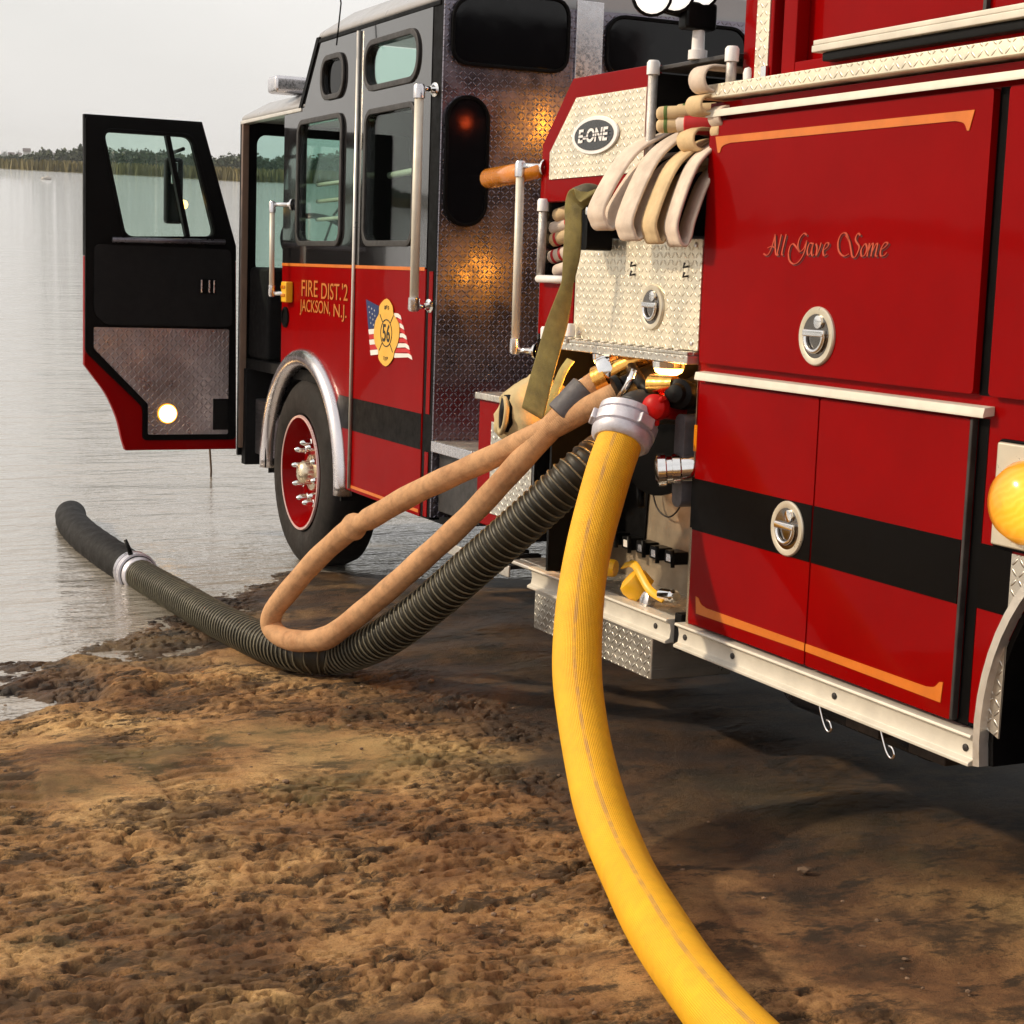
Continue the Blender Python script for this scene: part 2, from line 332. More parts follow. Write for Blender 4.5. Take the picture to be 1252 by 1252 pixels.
def ell(cu, cv, a, b, n=28): return [(cu + a * math.cos(2 * PI * i / n), cv + b * math.sin(2 * PI * i / n)) for i in range(n)]
def offset(P, d):
    c = np.mean(P, axis=0); P = [np.array(p) for p in P]; out = []
    ar = sum(P[i - 1][0] * P[i][1] - P[i][0] * P[i - 1][1] for i in range(len(P))); s = 1 if ar > 0 else -1
    for i in range(len(P)):
        e = P[(i + 1) % len(P)] - P[i - 1]; nn = np.array([e[1], -e[0]]) / (np.linalg.norm(e) + 1e-9) * s; out.append(tuple(P[i] + nn * d))
    return out
def cat(P, n=8, closed=False):
    P = [np.array(p, float) for p in P]; out = []; k = len(P)
    for i in range(k if closed else k - 1):
        p1, p2 = P[i], P[(i + 1) % k]
        p0 = P[i - 1] if (i > 0 or closed) else 2 * p1 - p2; p3 = P[(i + 2) % k] if (i + 2 < k or closed) else 2 * p2 - p1
        for j in range(n):
            s = j / n; out.append(.5 * (2 * p1 + (p2 - p0) * s + (2 * p0 - 5 * p1 + 4 * p2 - p3) * s * s + (3 * p1 - p0 - 3 * p2 + p3) * s ** 3))
    if not closed: out.append(P[-1])
    return out
def resample(P, step):
    P = np.array(P); d = np.r_[0, np.cumsum(np.linalg.norm(np.diff(P, axis=0), axis=1))]; n = max(2, int(d[-1] / step) + 1); s = np.linspace(0, d[-1], n)
    return np.stack([np.interp(s, d, P[:, i]) for i in range(3)], 1), s
def frames(P):
    T = np.gradient(P, axis=0); T /= np.linalg.norm(T, axis=1)[:, None]; U = np.zeros_like(P)
    a = np.array([0, 0, 1.]) if abs(T[0][2]) < .9 else np.array([1., 0, 0]); u = a - T[0] * (a @ T[0]); u /= np.linalg.norm(u)
    for i in range(len(P)):
        u = u - T[i] * (u @ T[i]); u /= np.linalg.norm(u); U[i] = u
    return T, U, np.cross(T, U)
def tubem(P, r, n=16, caps=True, step=None, rfun=None, flat=None):
    """swept tube; r number or function of arc length; flat=(a,b) gives half-axes of an oval section"""
    if step: P, s = resample(P, step)
    else:
        P = np.array(P, float); s = np.r_[0, np.cumsum(np.linalg.norm(np.diff(P, axis=0), axis=1))]
    T, U, B = frames(P); V = []; k = len(P); th = 2 * PI * np.arange(n) / n
    for i in range(k):
        ri = r(s[i]) if callable(r) else r
        for a in th:
            q = ri * (rfun(s[i], a) if rfun else 1.)
            V.append(P[i] + U[i] * math.cos(a) * q + B[i] * math.sin(a) * q)
    F, uv = [], []
    for i in range(k - 1):
        for j in range(n):
            j2 = (j + 1) % n; F.append((i * n + j, i * n + j2, (i + 1) * n + j2, (i + 1) * n + j))
            uv += [(s[i], j / n), (s[i], (j + 1) / n), (s[i + 1], (j + 1) / n), (s[i + 1], j / n)]
    if caps:
        F.append(tuple(range(n))[::-1]); F.append(tuple((k - 1) * n + j for j in range(n))); uv += [(0, 0)] * (2 * n)
    return V, F, uv
def tube(name, P, r, m, parent, n=16, **k):
    kw = {q: k.pop(q) for q in ('caps', 'step', 'rfun') if q in k}; V, F, uv = tubem(P, r, n, **kw); return add(name, V, F, m, parent, smooth=True, uv=uv, **k)
def lathem(org, d, prof, n=28, caps=True):
    """prof: list of (distance along d, radius)"""
    d = np.array(d, float); d /= np.linalg.norm(d); a = np.array([0, 0, 1.]) if abs(d[2]) < .9 else np.array([1., 0, 0]); u = a - d * (a @ d); u /= np.linalg.norm(u); b = np.cross(d, u); org = np.array(org, float); V, F = [], []
    for h, r in prof:
        for j in range(n):
            t = 2 * PI * j / n; V.append(org + d * h + (u * math.cos(t) + b * math.sin(t)) * r)
    for i in range(len(prof) - 1):
        for j in range(n):
            j2 = (j + 1) % n; F.append((i * n + j, i * n + j2, (i + 1) * n + j2, (i + 1) * n + j))
    if caps: F.append(tuple(range(n))[::-1]); F.append(tuple((len(prof) - 1) * n + j for j in range(n)))
    return V, F
def lathe(name, org, d, prof, m, parent, n=28, caps=True, **k):
    V, F = lathem(org, d, prof, n, caps); o = add(name, V, F, m, parent, smooth=True, **k)
    e = o.modifiers.new('es', 'EDGE_SPLIT'); e.split_angle = math.radians(40); return o
def bandm(P, wdir, width, thick):
    """flat webbing: path P, width direction(s), width, thickness"""
    P = np.array(P, float); k = len(P); wd = np.array(wdir, float); wd = np.tile(wd, (k, 1)) if wd.ndim == 1 else wd
    width = np.full(k, width) if np.isscalar(width) else np.array(width); T = np.gradient(P, axis=0); T /= np.linalg.norm(T, axis=1)[:, None]; V, F = [], []
    for i in range(k):
        wv = wd[i] - T[i] * (wd[i] @ T[i]); wv /= np.linalg.norm(wv); nn = np.cross(T[i], wv); h = width[i] / 2
        for (a, b) in ((-1, -.35), (-.9, -1), (.9, -1), (1, -.35), (1, .35), (.9, 1), (-.9, 1), (-1, .35)): V.append(P[i] + wv * h * a + nn * thick / 2 * b)
    for i in range(k - 1):
        for j in range(8):
            j2 = (j + 1) % 8; F.append((i * 8 + j, i * 8 + j2, (i + 1) * 8 + j2, (i + 1) * 8 + j))
    F.append(tuple(range(8))[::-1]); F.append(tuple((k - 1) * 8 + j for j in range(8))); return V, F
def sidequad(pts, X, m, name, parent, th=.002): return plate(name, pts, [], 'x', X - th, X, m, parent)
def text_mesh(body, size, shear=0., bold=0., sx=1.):
    cu = bpy.data.curves.new('txt', 'FONT'); cu.body = body; cu.size = size; cu.shear = shear; cu.offset = bold; cu.extrude = .0006; cu.align_x = 'CENTER'; cu.align_y = 'CENTER'
    o = bpy.data.objects.new('txt', cu); COL.objects.link(o); bpy.context.view_layer.update()
    me = bpy.data.meshes.new_from_object(o.evaluated_get(bpy.context.evaluated_depsgraph_get())); V = [tuple(v.co) for v in me.vertices]; F = [tuple(p.vertices) for p in me.polygons]
    bpy.data.objects.remove(o); bpy.data.meshes.remove(me); bpy.data.curves.remove(cu); V = [(x * sx, y, z) for x, y, z in V]; return V, F
def side_text(body, cy, cz, width, height, m, parent, X=-.004, shear=0., bold=0.):
    V, F = text_mesh(body, 1., shear, bold); A = np.array(V); mn, mxx = A.min(0), A.max(0); c = (mn + mxx) / 2
    V = [(X - .001 * (z > 0), cy - (x - c[0]) / (mxx[0] - mn[0]) * width, cz + (y - c[1]) / (mxx[1] - mn[1]) * height) for x, y, z in V]
    return add('lettering', V, F, m, parent)

# ================================================================== SETTING: ramp, lake, far shore
def perlin(x, y, seed):
    r = np.random.default_rng(seed); n = 512; ang = r.random((n, n)) * 2 * PI; gx, gy = np.cos(ang), np.sin(ang)
    xi, yi = np.floor(x).astype(int), np.floor(y).astype(int); fx, fy = x - xi, y - yi; u, v = fx ** 3 * (fx * (fx * 6 - 15) + 10), fy ** 3 * (fy * (fy * 6 - 15) + 10)
    def g(a, b): i, j = (xi + a) % n, (yi + b) % n; return gx[i, j] * (fx - a) + gy[i, j] * (fy - b)
    return ((g(0, 0) * (1 - u) + g(1, 0) * u) * (1 - v) + (g(0, 1) * (1 - u) + g(1, 1) * u) * v) * 1.4
def make_ground():
    def axis(a, b, st, lo, hi):
        c = list(np.arange(a, b + 1e-6, st)); d = st
        while c[-1] < hi: d *= 1.16; c.append(c[-1] + d)
        d = st
        while c[0] > lo: d *= 1.16; c.insert(0, c[0] - d)
        return np.array(c)
    ax = axis(-3.0, .6, .0095, -2500, 2500); ay = axis(-2.4, 4.4, .0095, -2500, 2500)
    X, Y = np.meshgrid(ax, ay, indexing='ij'); Z = Hs(X, np.clip(Y, -50, 40)) * 1.0
    # relief: churned silt, elongated across the ramp
    rough = sstep(-.15, .35, perlin(X * .8 + 3, Y * .8, 1) + .5 * perlin(X * 2.1, Y * 2.1, 51) + .16 + .25 * sstep(-.9, -1.9, X) + .2 * sstep(-.4, 1.2, Y) - sstep(-.75, -.1, X) * .9 + sstep(3.0, 1.0, Y) * 0)
    far = 1 - sstep(4, 12, np.hypot(X + 1, Y - 1)); rough = (.07 + .93 * rough) * far
    n1 = perlin(X * 2.2, Y * 3.2, 2); n2 = perlin(X * 5.5 + 9, Y * 10, 3); n3 = perlin(X * 13, Y * 22, 4); n4 = perlin(X * 30, Y * 44, 5)
    crev = sstep(.06, .015, np.abs(perlin(X * 3.6 + 2, Y * 10, 33) + .25 * n3)); billow = np.abs(n2) - .25; pits = -sstep(.24, .38, n3 + .4 * n2)
    R_ = .020 * n1 + rough * (.008 * billow - .034 * crev * sstep(-.25, .25, perlin(X * 1.9 + 5, Y * 2.6, 31)) + .018 * pits * sstep(-.2, .25, n1) + .004 * n4 + .004 * perlin(X * 52, Y * 66, 6) - .016 * sstep(.26, .36, perlin(X * 24 + 7, Y * 40, 21)))
    # tyre tread prints: two tracks of cross lugs, half washed out
    for x0, wd in ((-1.62, .15), (-2.25, .14)):
        c = X - x0 - .10 * np.sin(Y * .8); inn = 1 - sstep(wd * .8, wd, np.abs(c))
        lug = sstep(-.2, .5, np.sin((Y + np.abs(c) * .35) * 2 * PI / .085)); R_ += inn * far * sstep(-.1, .35, perlin(X * 1.7, Y * 1.7 + 40, 8)) * (-.012 * lug - .006)
    # foot / hose scrape near the pump
    R_ += -.03 * np.exp(-(((X + .45) / .32) ** 2 + ((Y - .95) / .16) ** 2)) + .022 * np.exp(-(((X + .40) / .18) ** 2 + ((Y - .74) / .06) ** 2))
    R_ += .035 * sstep(.0, .5, perlin(X * 3.1 + 4, Y * 5.2, 11)) * np.exp(-(((X + 1.6) / .7) ** 2 + ((Y - 2.2) / .8) ** 2))
    R_ += (.055 * perlin(X * 1.5 + 8, Y * 2.4, 41) + .03 * perlin(X * 4.1, Y * 6.5, 42)) * np.exp(-(((X + 1.75) / .8) ** 2 + ((Y - 2.3) / .75) ** 2)) + .012 * perlin(X * 4, Y * 7, 43) * np.exp(-(((X + .6) / .8) ** 2 + ((Y - 3.6) / .7) ** 2))
    R_ *= 1 - .9 * sstep(.3, .9, X)
    Z = Z + R_ * far
    # away from the ramp: lake bed ahead, level bank behind
    wz = UPV[0] * X + UPV[1] * Y + UPV[2] * Z
    d = np.hypot(np.clip(np.abs(X + .3) - 4, 0, None), np.clip(np.abs(Y - 1) - 6, 0, None)); k = sstep(0, 14, d)
    shore = Y - 2.6 - .25 * X * 0; tgt = np.where(shore > 0, ZW - .9 * sstep(0, 12, shore), ZW + .5 * sstep(0, 10, -shore))
    wz2 = wz * (1 - k) + tgt * k; Z = (wz2 - UPV[0] * X - UPV[1] * Y) / UPV[2]
    nx, ny = X.shape; V = np.stack([X, Y, Z], -1).reshape(-1, 3); idx = np.arange(nx * ny).reshape(nx, ny)
    F = np.stack([idx[:-1, :-1], idx[1:, :-1], idx[1:, 1:], idx[:-1, 1:]], -1).reshape(-1, 4)
    me = bpy.data.meshes.new('ground'); me.vertices.add(len(V)); me.vertices.foreach_set('co', V.ravel()); me.loops.add(F.size); me.loops.foreach_set('vertex_index', F.ravel().astype(np.int32))
    me.polygons.add(len(F)); me.polygons.foreach_set('loop_start', np.arange(0, F.size, 4, dtype=np.int32)); me.update(calc_edges=True); me.polygons.foreach_set('use_smooth', [True] * len(F))
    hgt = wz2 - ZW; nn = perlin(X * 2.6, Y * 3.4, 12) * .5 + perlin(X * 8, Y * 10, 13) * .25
    wet_shade = 1 - sstep(.005, .075, hgt + .02 * nn)                                    # soaked strip by the water
    drip_shade = sstep(-.85, -.30, X + .35 * nn) * sstep(-3.2, -1.0, Y + .6 * nn) * sstep(3.2, 1.5, -Y * 0 + np.abs(Y - 1))      # drips off the pump and body, plus the truck's shade painted in
    wet_shade = np.clip(np.maximum(wet_shade * .8, drip_shade * (.85 + .15 * nn)), 0, 1)
    a = me.attributes.new('wet_shade', 'FLOAT', 'POINT'); a.data.foreach_set('value', wet_shade.ravel().astype(np.float32))
    a = me.attributes.new('relief', 'FLOAT', 'POINT'); a.data.foreach_set('value', R_.ravel().astype(np.float32))
    me.materials.append(MAT['ground_soil']); o = bpy.data.objects.new('ground', me); place(o, None, (0, 0, 0)); setup(o, 'churned brown damp sand of the boat ramp', 'ground', kind='structure')
make_ground()
def world_add(name, V, F, m, **k):
    o = bpy.data.objects.new(name, mesh(name, V, F, m, **k)); COL.objects.link(o); BASE[o] = np.zeros(3); return o
S = 3000.
wo = world_add('water', [(-S, 1.0, ZW), (S, 1.0, ZW), (S, S, ZW), (-S, S, ZW)], [(0, 1, 2, 3)], 'lake_water'); setup(wo, 'calm pale lake reflecting the overcast sky', 'water', kind='structure')

# far shore: the camera looks from CAMW; bearings are measured round it
CAMW = W(CC)
def bearing(px, py=205):
    d = MWn @ ray(px, py); return math.atan2(d[0], d[1])
def polar(a, r, z=0.): return np.array([CAMW[0] + r * math.sin(a), CAMW[1] + r * math.cos(a), z])
B0, B1 = bearing(0), bearing(290)
def shore_r(a):                                # distance of the waterline on bearing a
    t = (a - B0) / (B1 - B0); base = np.interp(t, [-12, -6, -2, 0, 1, 2, 5], [330, 420, 470, 420, 305, 270, 250]); return base + 14 * math.sin(a * 23) + 7 * math.sin(a * 61)
AA = np.linspace(B0 - 2.2, B0 + 1.5, 420)
V = []; F = []
for i, a in enumerate(AA):
    r0 = shore_r(a)
    for r, z in ((r0 - 2, ZW - .4), (r0, ZW + .05), (r0 + 40, ZW + .5), (r0 + 300, ZW + 1.5), (r0 + 1600, ZW + 3)): V.append(tuple(polar(a, r, z)))
    if i:
        for j in range(4): k = i * 5 + j; F.append((k - 5, k, k + 1, k - 4))
setup(world_add('far_shore', V, F, 'soil_far', smooth=True), 'low marshy far bank across the lake', 'bank', kind='structure')
def cards(C, size, asp, up=False, jitter=1.):
    """many small leaf-clump triangles/quads around points C"""
    n = len(C); a = RNG.random(n) * 2 * PI; tl = (RNG.random(n) - .5) * (0.5 if up else 2.2) * jitter; s = size * (.6 + .8 * RNG.random(n)) if np.isscalar(size) else size
    u = np.stack([np.cos(a), np.sin(a), np.zeros(n)], 1) * (s * asp)[:, None]; v = np.stack([-np.sin(a) * np.sin(tl), np.cos(a) * np.sin(tl), np.cos(tl)], 1) * s[:, None]
    q = np.stack([C - u, C - u * .2 - v * .9 if not up else C + u, C + u, C + v], 1) if not up else np.stack([C - u, C + u, C + u * .3 + v * 2, C - u * .3 + v * 2], 1)
    return q.reshape(-1, 3), np.arange(4 * n).reshape(n, 4)
P = []
for a in np.linspace(B0 - 1.9, B0 + 1.2, 42000):
    a += RNG.normal() * .0006; r = shore_r(a) + RNG.random() ** 1.5 * 38; P.append(polar(a, r, ZW + .05))
P = np.array(P); V, F = cards(P, .80 + .42 * RNG.random(len(P)) ** 2, .30, up=True)
setup(world_add('reeds', V, F, 'reed'), 'golden marsh reeds along the far bank', 'reeds', kind='stuff')
LV, LF, TV, TF = [], [], [], []; nl = 0
for a in np.arange(B0 - 1.9, B0 + 1.2, .0046):
    t = (a - B0) / (B1 - B0); hf = np.interp(t, [-4, -1.6, -.5, .05, .28, .8, 1], [1.0, .85, .42, .48, .95, 1.0, 1.2])
    for k in range(3):
        gap = 1 if k < 2 else 0
        if not gap and not -2 < t < 1: continue
        aa = a + RNG.normal() * .003; r = shore_r(aa) + 120 + RNG.random() * 60 + (1050 + 300 * RNG.random() if not gap else 0); h = (3.6 + 1.7 * RNG.random() + 1.0 * math.sin(a * 37)) * (hf if gap else 2.1); rad = 1.7 + 1.2 * RNG.random(); c = polar(aa, r, ZW + .8)
        m_ = 230; d = RNG.normal(size=(m_, 3)); d /= np.linalg.norm(d, axis=1)[:, None]; d *= (RNG.random(m_) ** .4)[:, None]
        cl = c + np.array([0, 0, h * .58]) + d * np.array([rad, rad, h * .44]) * (1 + .25 * np.sin(d[:, :1] * 9 + aa * 300))
        V, F = cards(cl, .42, .9); LV.append(V); LF.append(F + nl); nl += len(V)
        tv, tf, _ = tubem([c - [0, 0, .8], c + [0, 0, h * .3], c + [.2, 0, h * .7]], lambda s: .22 - .012 * s, 5); n0 = len(TV); TV += [tuple(q) for q in tv]; TF += [tuple(i + n0 for i in q) for q in tf]
LV = np.concatenate(LV); LF = np.concatenate(LF); n0 = len(LV)
V = list(map(tuple, LV)) + TV; F = list(map(tuple, LF)) + [tuple(i + n0 for i in f) for f in TF]
setup(world_add('distant_wood', V, F, ['leaves', 'stick'], fm=[0] * len(LF) + [1] * len(TF)), 'dark green wooded shoreline far across the lake', 'wood', kind='stuff')
for i, (px, sz) in enumerate([(14, 1.0), (24, .8), (33, 1.1), (42, .8), (51, 1.0), (60, .9), (70, 1.2), (79, .8)]):
    a = bearing(px); r = 980 + 90 * math.sin(i * 2.1); c = polar(a, r, ZW + 2.4 + (i % 3) * .8); wdt = 3.0 * sz; h = 1.9 * sz; ca, sa = math.cos(a), math.sin(a)
    def hp(u, v, z): return (u * ca + v * sa, -u * sa + v * ca, z)
    Vw = [hp(u, v, z) for u in (-wdt / 2, wdt / 2) for v in (-2.5, 2.5) for z in (0, h)]; Fw = boxm(0, 1, 0, 1, 0, 1)[1]
    e = bpy.data.objects.new('house', None); COL.objects.link(e); e.location = c; BASE[e] = np.zeros(3)
    setup(e, 'tiny pale house in a row on the hazy far bank', 'house', 'houses along the far bank')
    wl = bpy.data.objects.new('wall', mesh('wall', Vw, Fw, 'house_white')); COL.objects.link(wl); wl.parent = e
    Vr = [hp(u, v, z) for u in (-wdt / 2 - .3, wdt / 2 + .3) for v, z in ((-2.9, h), (0, h + 1.5 * sz), (2.9, h))]; Fr = [(0, 1, 4, 3), (1, 2, 5, 4), (0, 3, 5, 2), (0, 2, 1), (3, 4, 5)]
    rf = bpy.data.objects.new('roof', mesh('roof', Vr, Fr, 'house_roof')); COL.objects.link(rf); rf.parent = e
def rock():
    d = MWn @ ray(57, 219.5); s = (ZW - CAMW[2]) / d[2]; c = CAMW + d * s; bm = bmesh.new(); bmesh.ops.create_icosphere(bm, subdivisions=3, radius=1)
    for v in bm.verts:
        p = np.array(v.co); k = 1 + .22 * math.sin(p[0] * 3.1 + 1) * math.cos(p[1] * 4.2) + .1 * math.sin(p[2] * 7 + p[0] * 5); v.co = (p[0] * .62 * k, p[1] * .45 * k, p[2] * .26 * k)
    me = bpy.data.meshes.new('rock'); bm.to_mesh(me); bm.free(); me.materials.append(MAT['rock']); me.polygons.foreach_set('use_smooth', [True] * len(me.polygons)); o = bpy.data.objects.new('rock', me); COL.objects.link(o); o.location = (c[0], c[1], ZW + .08)
    setup(o, 'small pale rock poking out of the open water', 'rock')
rock()
def stick():
    d = MWn @ ray(256.5, 583); s = (ZW - CAMW[2]) / d[2]; c = CAMW + d * s
    V, F, uv = tubem([(0, 0, -.35), (.01, 0, .05), (.0, .01, .22), (.012, .0, .40)], .0075, 6); o = bpy.data.objects.new('stick', mesh('stick', V, F, 'stick', True)); COL.objects.link(o); o.location = c; setup(o, 'thin brown stick standing upright in shallow water', 'stick')
stick()

# ================================================================== THE FIRE TRUCK
truck = thing('fire_truck', (1.2, 1.0, 0), 'red and black fire engine parked nose-down on the ramp with its driver door open', 'fire engine')
def ringarc(cy, cz, R, a0, a1, n): return [(cy + R * math.cos(math.radians(a0 + (a1 - a0) * i / n)), cz + R * math.sin(math.radians(a0 + (a1 - a0) * i / n))) for i in range(n + 1)]
def frame_ring(name, P, w, axis, a0, a1, m, parent): return plate(name, offset(P, w), [P], axis, a0, a1, m, parent, bevel=.003)
WY, WZ = 4.13, .53; RY = -2.15
# ---- cab flank
cab = plate('cab_side', [(3.362, .535), (3.362, 1.68), (4.56, 1.68)] + ringarc(WY, WZ, .63, 47, 180, 24)[:-1] + [(3.5, .535)], [], 'x', 0, .04, 'red', truck, bevel=.004)
wfl = rr(3.60, 4.275, 1.81, 2.435, .055); wfu = rr(3.595, 3.90, 2.565, 2.74, .07)
plate('upper_panel', [(3.362, 1.683), (3.362, 2.862), (3.98, 2.862), (4.26, 2.53), (4.56, 2.53), (4.56, 1.683)], [wfl, wfu], 'x', .001, .04, 'black_paint', cab)
cdoor = plate('crew_door', [(2.42, .535), (2.42, 1.68), (3.348, 1.68), (3.348, .535)], [], 'x', -.004, .04, 'red', truck, bevel=.004)
wrl = rr(2.605, 3.225, 1.81, 2.42, .055); wru = rr(2.585, 3.25, 2.56, 2.752, .085)
plate('upper_panel', [(2.42, 1.683), (2.42, 2.862), (3.348, 2.862), (3.348, 1.683)], [wrl, wru], 'x', -.003, .04, 'black_paint', cdoor)
for P, par, gm in ((wfl, cab, 'glass'), (wfu, cab, 'glass_dark'), (wrl, cdoor, 'glass'), (wru, cdoor, 'glass')):
    frame_ring('window_frame', P, .028, 'x', -.014, -.001, 'dark_steel', par)
    plate('window', offset(P, .004), [], 'x', .012, .017, gm, par)
V, F = platem([(4.5, 1.4), (4.52, 1.4)], [], 'x', 0, 0) if False else ([], [])
tube('seam_strip', [(-.012, 3.355, .55), (-.012, 3.355, 2.84)], .0095, 'alu', truck, n=8)
box('corner_trim', .0, .05, 2.305, 2.418, .535, 2.865, 'trim_black', truck)
for z0, z1 in ((.545, .845), (1.02, 1.67)): box('corner_strip', -.004, .0, 2.335, 2.378, z0, z1, 'red', truck, bevel=.001)
plate('black_stripe', [(2.425, .85), (2.425, 1.016), (3.343, 1.016), (3.343, .85)], [], 'x', -.0065, -.0042, 'black_band', cdoor)
plate('black_stripe', [(3.367, .85), (3.367, 1.016), (3.56, 1.016), (3.68, .85)], [], 'x', -.0025, -.0005, 'black_band', cab)
plate('gold_line', [(2.43, .553), (2.43, .568), (3.343, .568), (3.343, .553)], [], 'x', -.0065, -.0042, 'gold', cdoor)
plate('gold_line', [(2.43, 1.672), (2.43, 1.688), (3.343, 1.688), (3.343, 1.672)], [], 'x', -.0065, -.0042, 'gold', cdoor)
plate('gold_line', [(3.367, 1.672), (3.367, 1.688), (4.555, 1.688), (4.555, 1.672)], [], 'x', -.0025, -.0005, 'gold', cab)
for body_, y_, z_, w_ in (("FIRE", 4.06, 1.555, .27), ("DIST.'2", 3.66, 1.548, .41), ("JACKSON,", 3.97, 1.450, .50), ("N.J.", 3.565, 1.440, .20)):
    side_text(body_, y_, z_, w_, .088, 'lettering_gold', cab, X=-.003, bold=.002)
# emblem on the crew door: flag behind a gold cross patty with the number
def Z4(u, v): return yz(300 + u / 3.9125, 280 + v / 3.9125)
emb = plate('emblem', cat([Z4(*p) for p in [(685, 333), (712, 368), (718, 410), (742, 450), (745, 500), (738, 545), (722, 585), (712, 625), (680, 657), (648, 625), (645, 585), (628, 545), (624, 495), (632, 440), (648, 405), (652, 365)]], 3, True), [], 'x', -.0105, -.008, 'gold_badge', cdoor)
plate('flag_canton', [Z4(*p) for p in [(583, 337), (650, 372), (632, 440), (624, 475), (594, 478)]], [], 'x', -.0065, -.0045, 'flag_blue', emb)
for i in range(5):
    v0 = 480 + i * 25; plate('flag_stripe', [Z4(*p) for p in [(594 + i * 2, v0), (640, v0 - 4), (640, v0 + 20), (597 + i * 2, v0 + 24)]], [], 'x', -.0065, -.0045, 'flag_white' if i % 2 == 0 else 'flag_red', emb)
for i in range(9):
    v0 = 408 + i * 24; e = 748 + i * 6.5; plate('flag_stripe', [Z4(*p) for p in [(718, v0 - 6), (e - 12, v0 - 4), (e, v0 + 8), (e + 4, v0 + 26), (e - 16, v0 + 14), (718, v0 + 16)]], [], 'x', -.0065, -.0045, 'flag_white' if i % 2 == 0 else 'flag_red', emb)
for i in range(4):
    for j in range(3):
        c = Z4(598 + j * 13 + i * 3, 372 + i * 26 + j * 9); plate('flag_star', [(c[0] + .006 * math.cos(k * .6283 + 1.57) * (1 if k % 2 == 0 else .42), c[1] + .006 * math.sin(k * .6283 + 1.57) * (1 if k % 2 == 0 else .42)) for k in range(10)], [], 'x', -.0082, -.0067, 'flag_white', emb)
cE = Z4(684, 498); [side_text(q_, cE[0] + o_, cE[1], .043, .085, 'black_print', emb, X=-.0115, bold=.012) for q_, o_ in (('5', .027), ('6', -.027))]
for R0_, R1_ in ((.062, .067),): plate('ring', ell(cE[0], cE[1], R1_ * 1.15, R1_), [ell(cE[0], cE[1], R0_ * 1.15, R0_)], 'x', -.0122, -.0107, 'black_print', emb)
for a in (48, 132, 228, 312):
    ca, sa = math.cos(math.radians(a)), math.sin(math.radians(a)); p = np.array([cE[0] + .08 * ca, cE[1] + .07 * sa]); q = np.array([cE[0] + .135 * ca, cE[1] + .118 * sa]); nrm = np.array([-sa, ca]) * .0025
    plate('ring', [tuple(p - nrm), tuple(q - nrm), tuple(q + nrm), tuple(p + nrm)], [], 'x', -.0122, -.0107, 'black_print', emb)
for a, s in ((90, 'F'), (78, 'I'), (102, 'D'), (270, 'F'), (258, 'P'), (282, 'T')):
    side_text(s, cE[0] + .105 * math.cos(math.radians(a)), cE[1] + .125 * math.sin(math.radians(a)), .014, .018, 'black_print', emb, X=-.0115)
# marker lamp and filler by the driver door
am = add('marker_lamp', *boxm(-.045, -.001, 4.35, 4.44, 1.47, 1.585), 'yellow_paint', truck, bevel=.008)
for dz in (1.50, 1.545): box('lens_rib', -.050, -.045, 4.36, 4.43, dz, dz + .018, 'amber_off', am, bevel=.002)
lathe('filler', (0, 4.475, 1.385), (-1, 0, 0), [(0, .058), (.01, .058), (.012, .046), (.004, .042), (.004, .001)], 'trim_black', truck)
# grab rails
def rail(pa, pb, mounts, r=.0215, m='alu_white', name='grab_rail'):
    pa, pb = np.array(pa), np.array(pb); o = tube(name, [pa, pb], r * .85, m, truck, n=14)
    for p, s in ((pa, 1), (pb, -1)): lathe('end_cap', p, s * (pa - pb), [(-.045, r * 1.1), (.005, r * 1.15), (.016, r * .9), (.02, r * .4)], 'chrome_satin', o, n=14)
    for p, q in zip((pa, pb), mounts):
        q = np.array(q); d = q - p; tube('bracket', [p, q], .012, 'chrome', o, n=10); lathe('foot', q, -d, [(0, .032), (.008, .032), (.014, .02), (.03, .014)], 'chrome', o, n=14)
    return o
rail((-.09, 2.345, 2.478), (-.09, 2.342, 1.505), [(-.002, 2.365, 2.478), (-.002, 2.36, 1.515)], .024)
rail((-.09, 4.475, 2.01), (-.09, 4.465, 1.515), [(-.002, 4.38, 2.01), (-.005, 4.40, 1.52)], .017)
rail((-.06, 1.335, 2.10), (-.06, 1.325, 1.37), [(-.005, 1.22, 2.09), (-.005, 1.24, 1.37)], .02)
# ---- cab shell
V = []; 
def loft_roof(name, y0, y1, z, ch, hh, slant0=0.):
    a = [(0, y0, z), (0, y1, z), (2.44, y1, z), (2.44, y0, z)]; b = [(ch, y0 + .02, z + hh), (ch, y1 - ch * 1.3, z + hh), (2.44 - ch, y1 - ch * 1.3, z + hh), (2.44 - ch, y0 + .02, z + hh)]
    c = [(ch + .3, y0 + .02, z + hh + .03), (ch + .3, y1 - ch * 2, z + hh + .03), (2.14 - ch, y1 - ch * 2, z + hh + .03), (2.14 - ch, y0 + .02, z + hh + .03)]
    u = [(x, y, zz - .03) for x, y, zz in a]; Vv = u + a + b + c; F = [(3, 2, 1, 0)]
    for k in range(3):
        for i in range(4): j = (i + 1) % 4; F.append((k * 4 + i, k * 4 + j, k * 4 + 4 + j, k * 4 + 4 + i))
    F.append((12, 13, 14, 15)); o = add(name, Vv, F, 'roof_grey', truck, bevel=.012); return o
mat('roof_grey', (.30, .29, .29), .35, coat=.3, var=.12, vscale=3)
r1 = loft_roof('roof', 2.33, 4.0, 2.895, .13, .10); r2 = loft_roof('roof', 4.2, 5.40, 2.555, .12, .08)
box('roof_edge', -.006, .05, 2.33, 4.0, 2.845, 2.866, 'trim_black', r1, bevel=.003); box('roof_edge', -.006, .05, 4.26, 5.40, 2.51, 2.53, 'alu', r2, bevel=.003)
plate('slant_edge', [(3.965, 2.875), (4.01, 2.875), (4.29, 2.53), (4.245, 2.53)], [], 'x', -.008, .09, 'trim_black', truck)
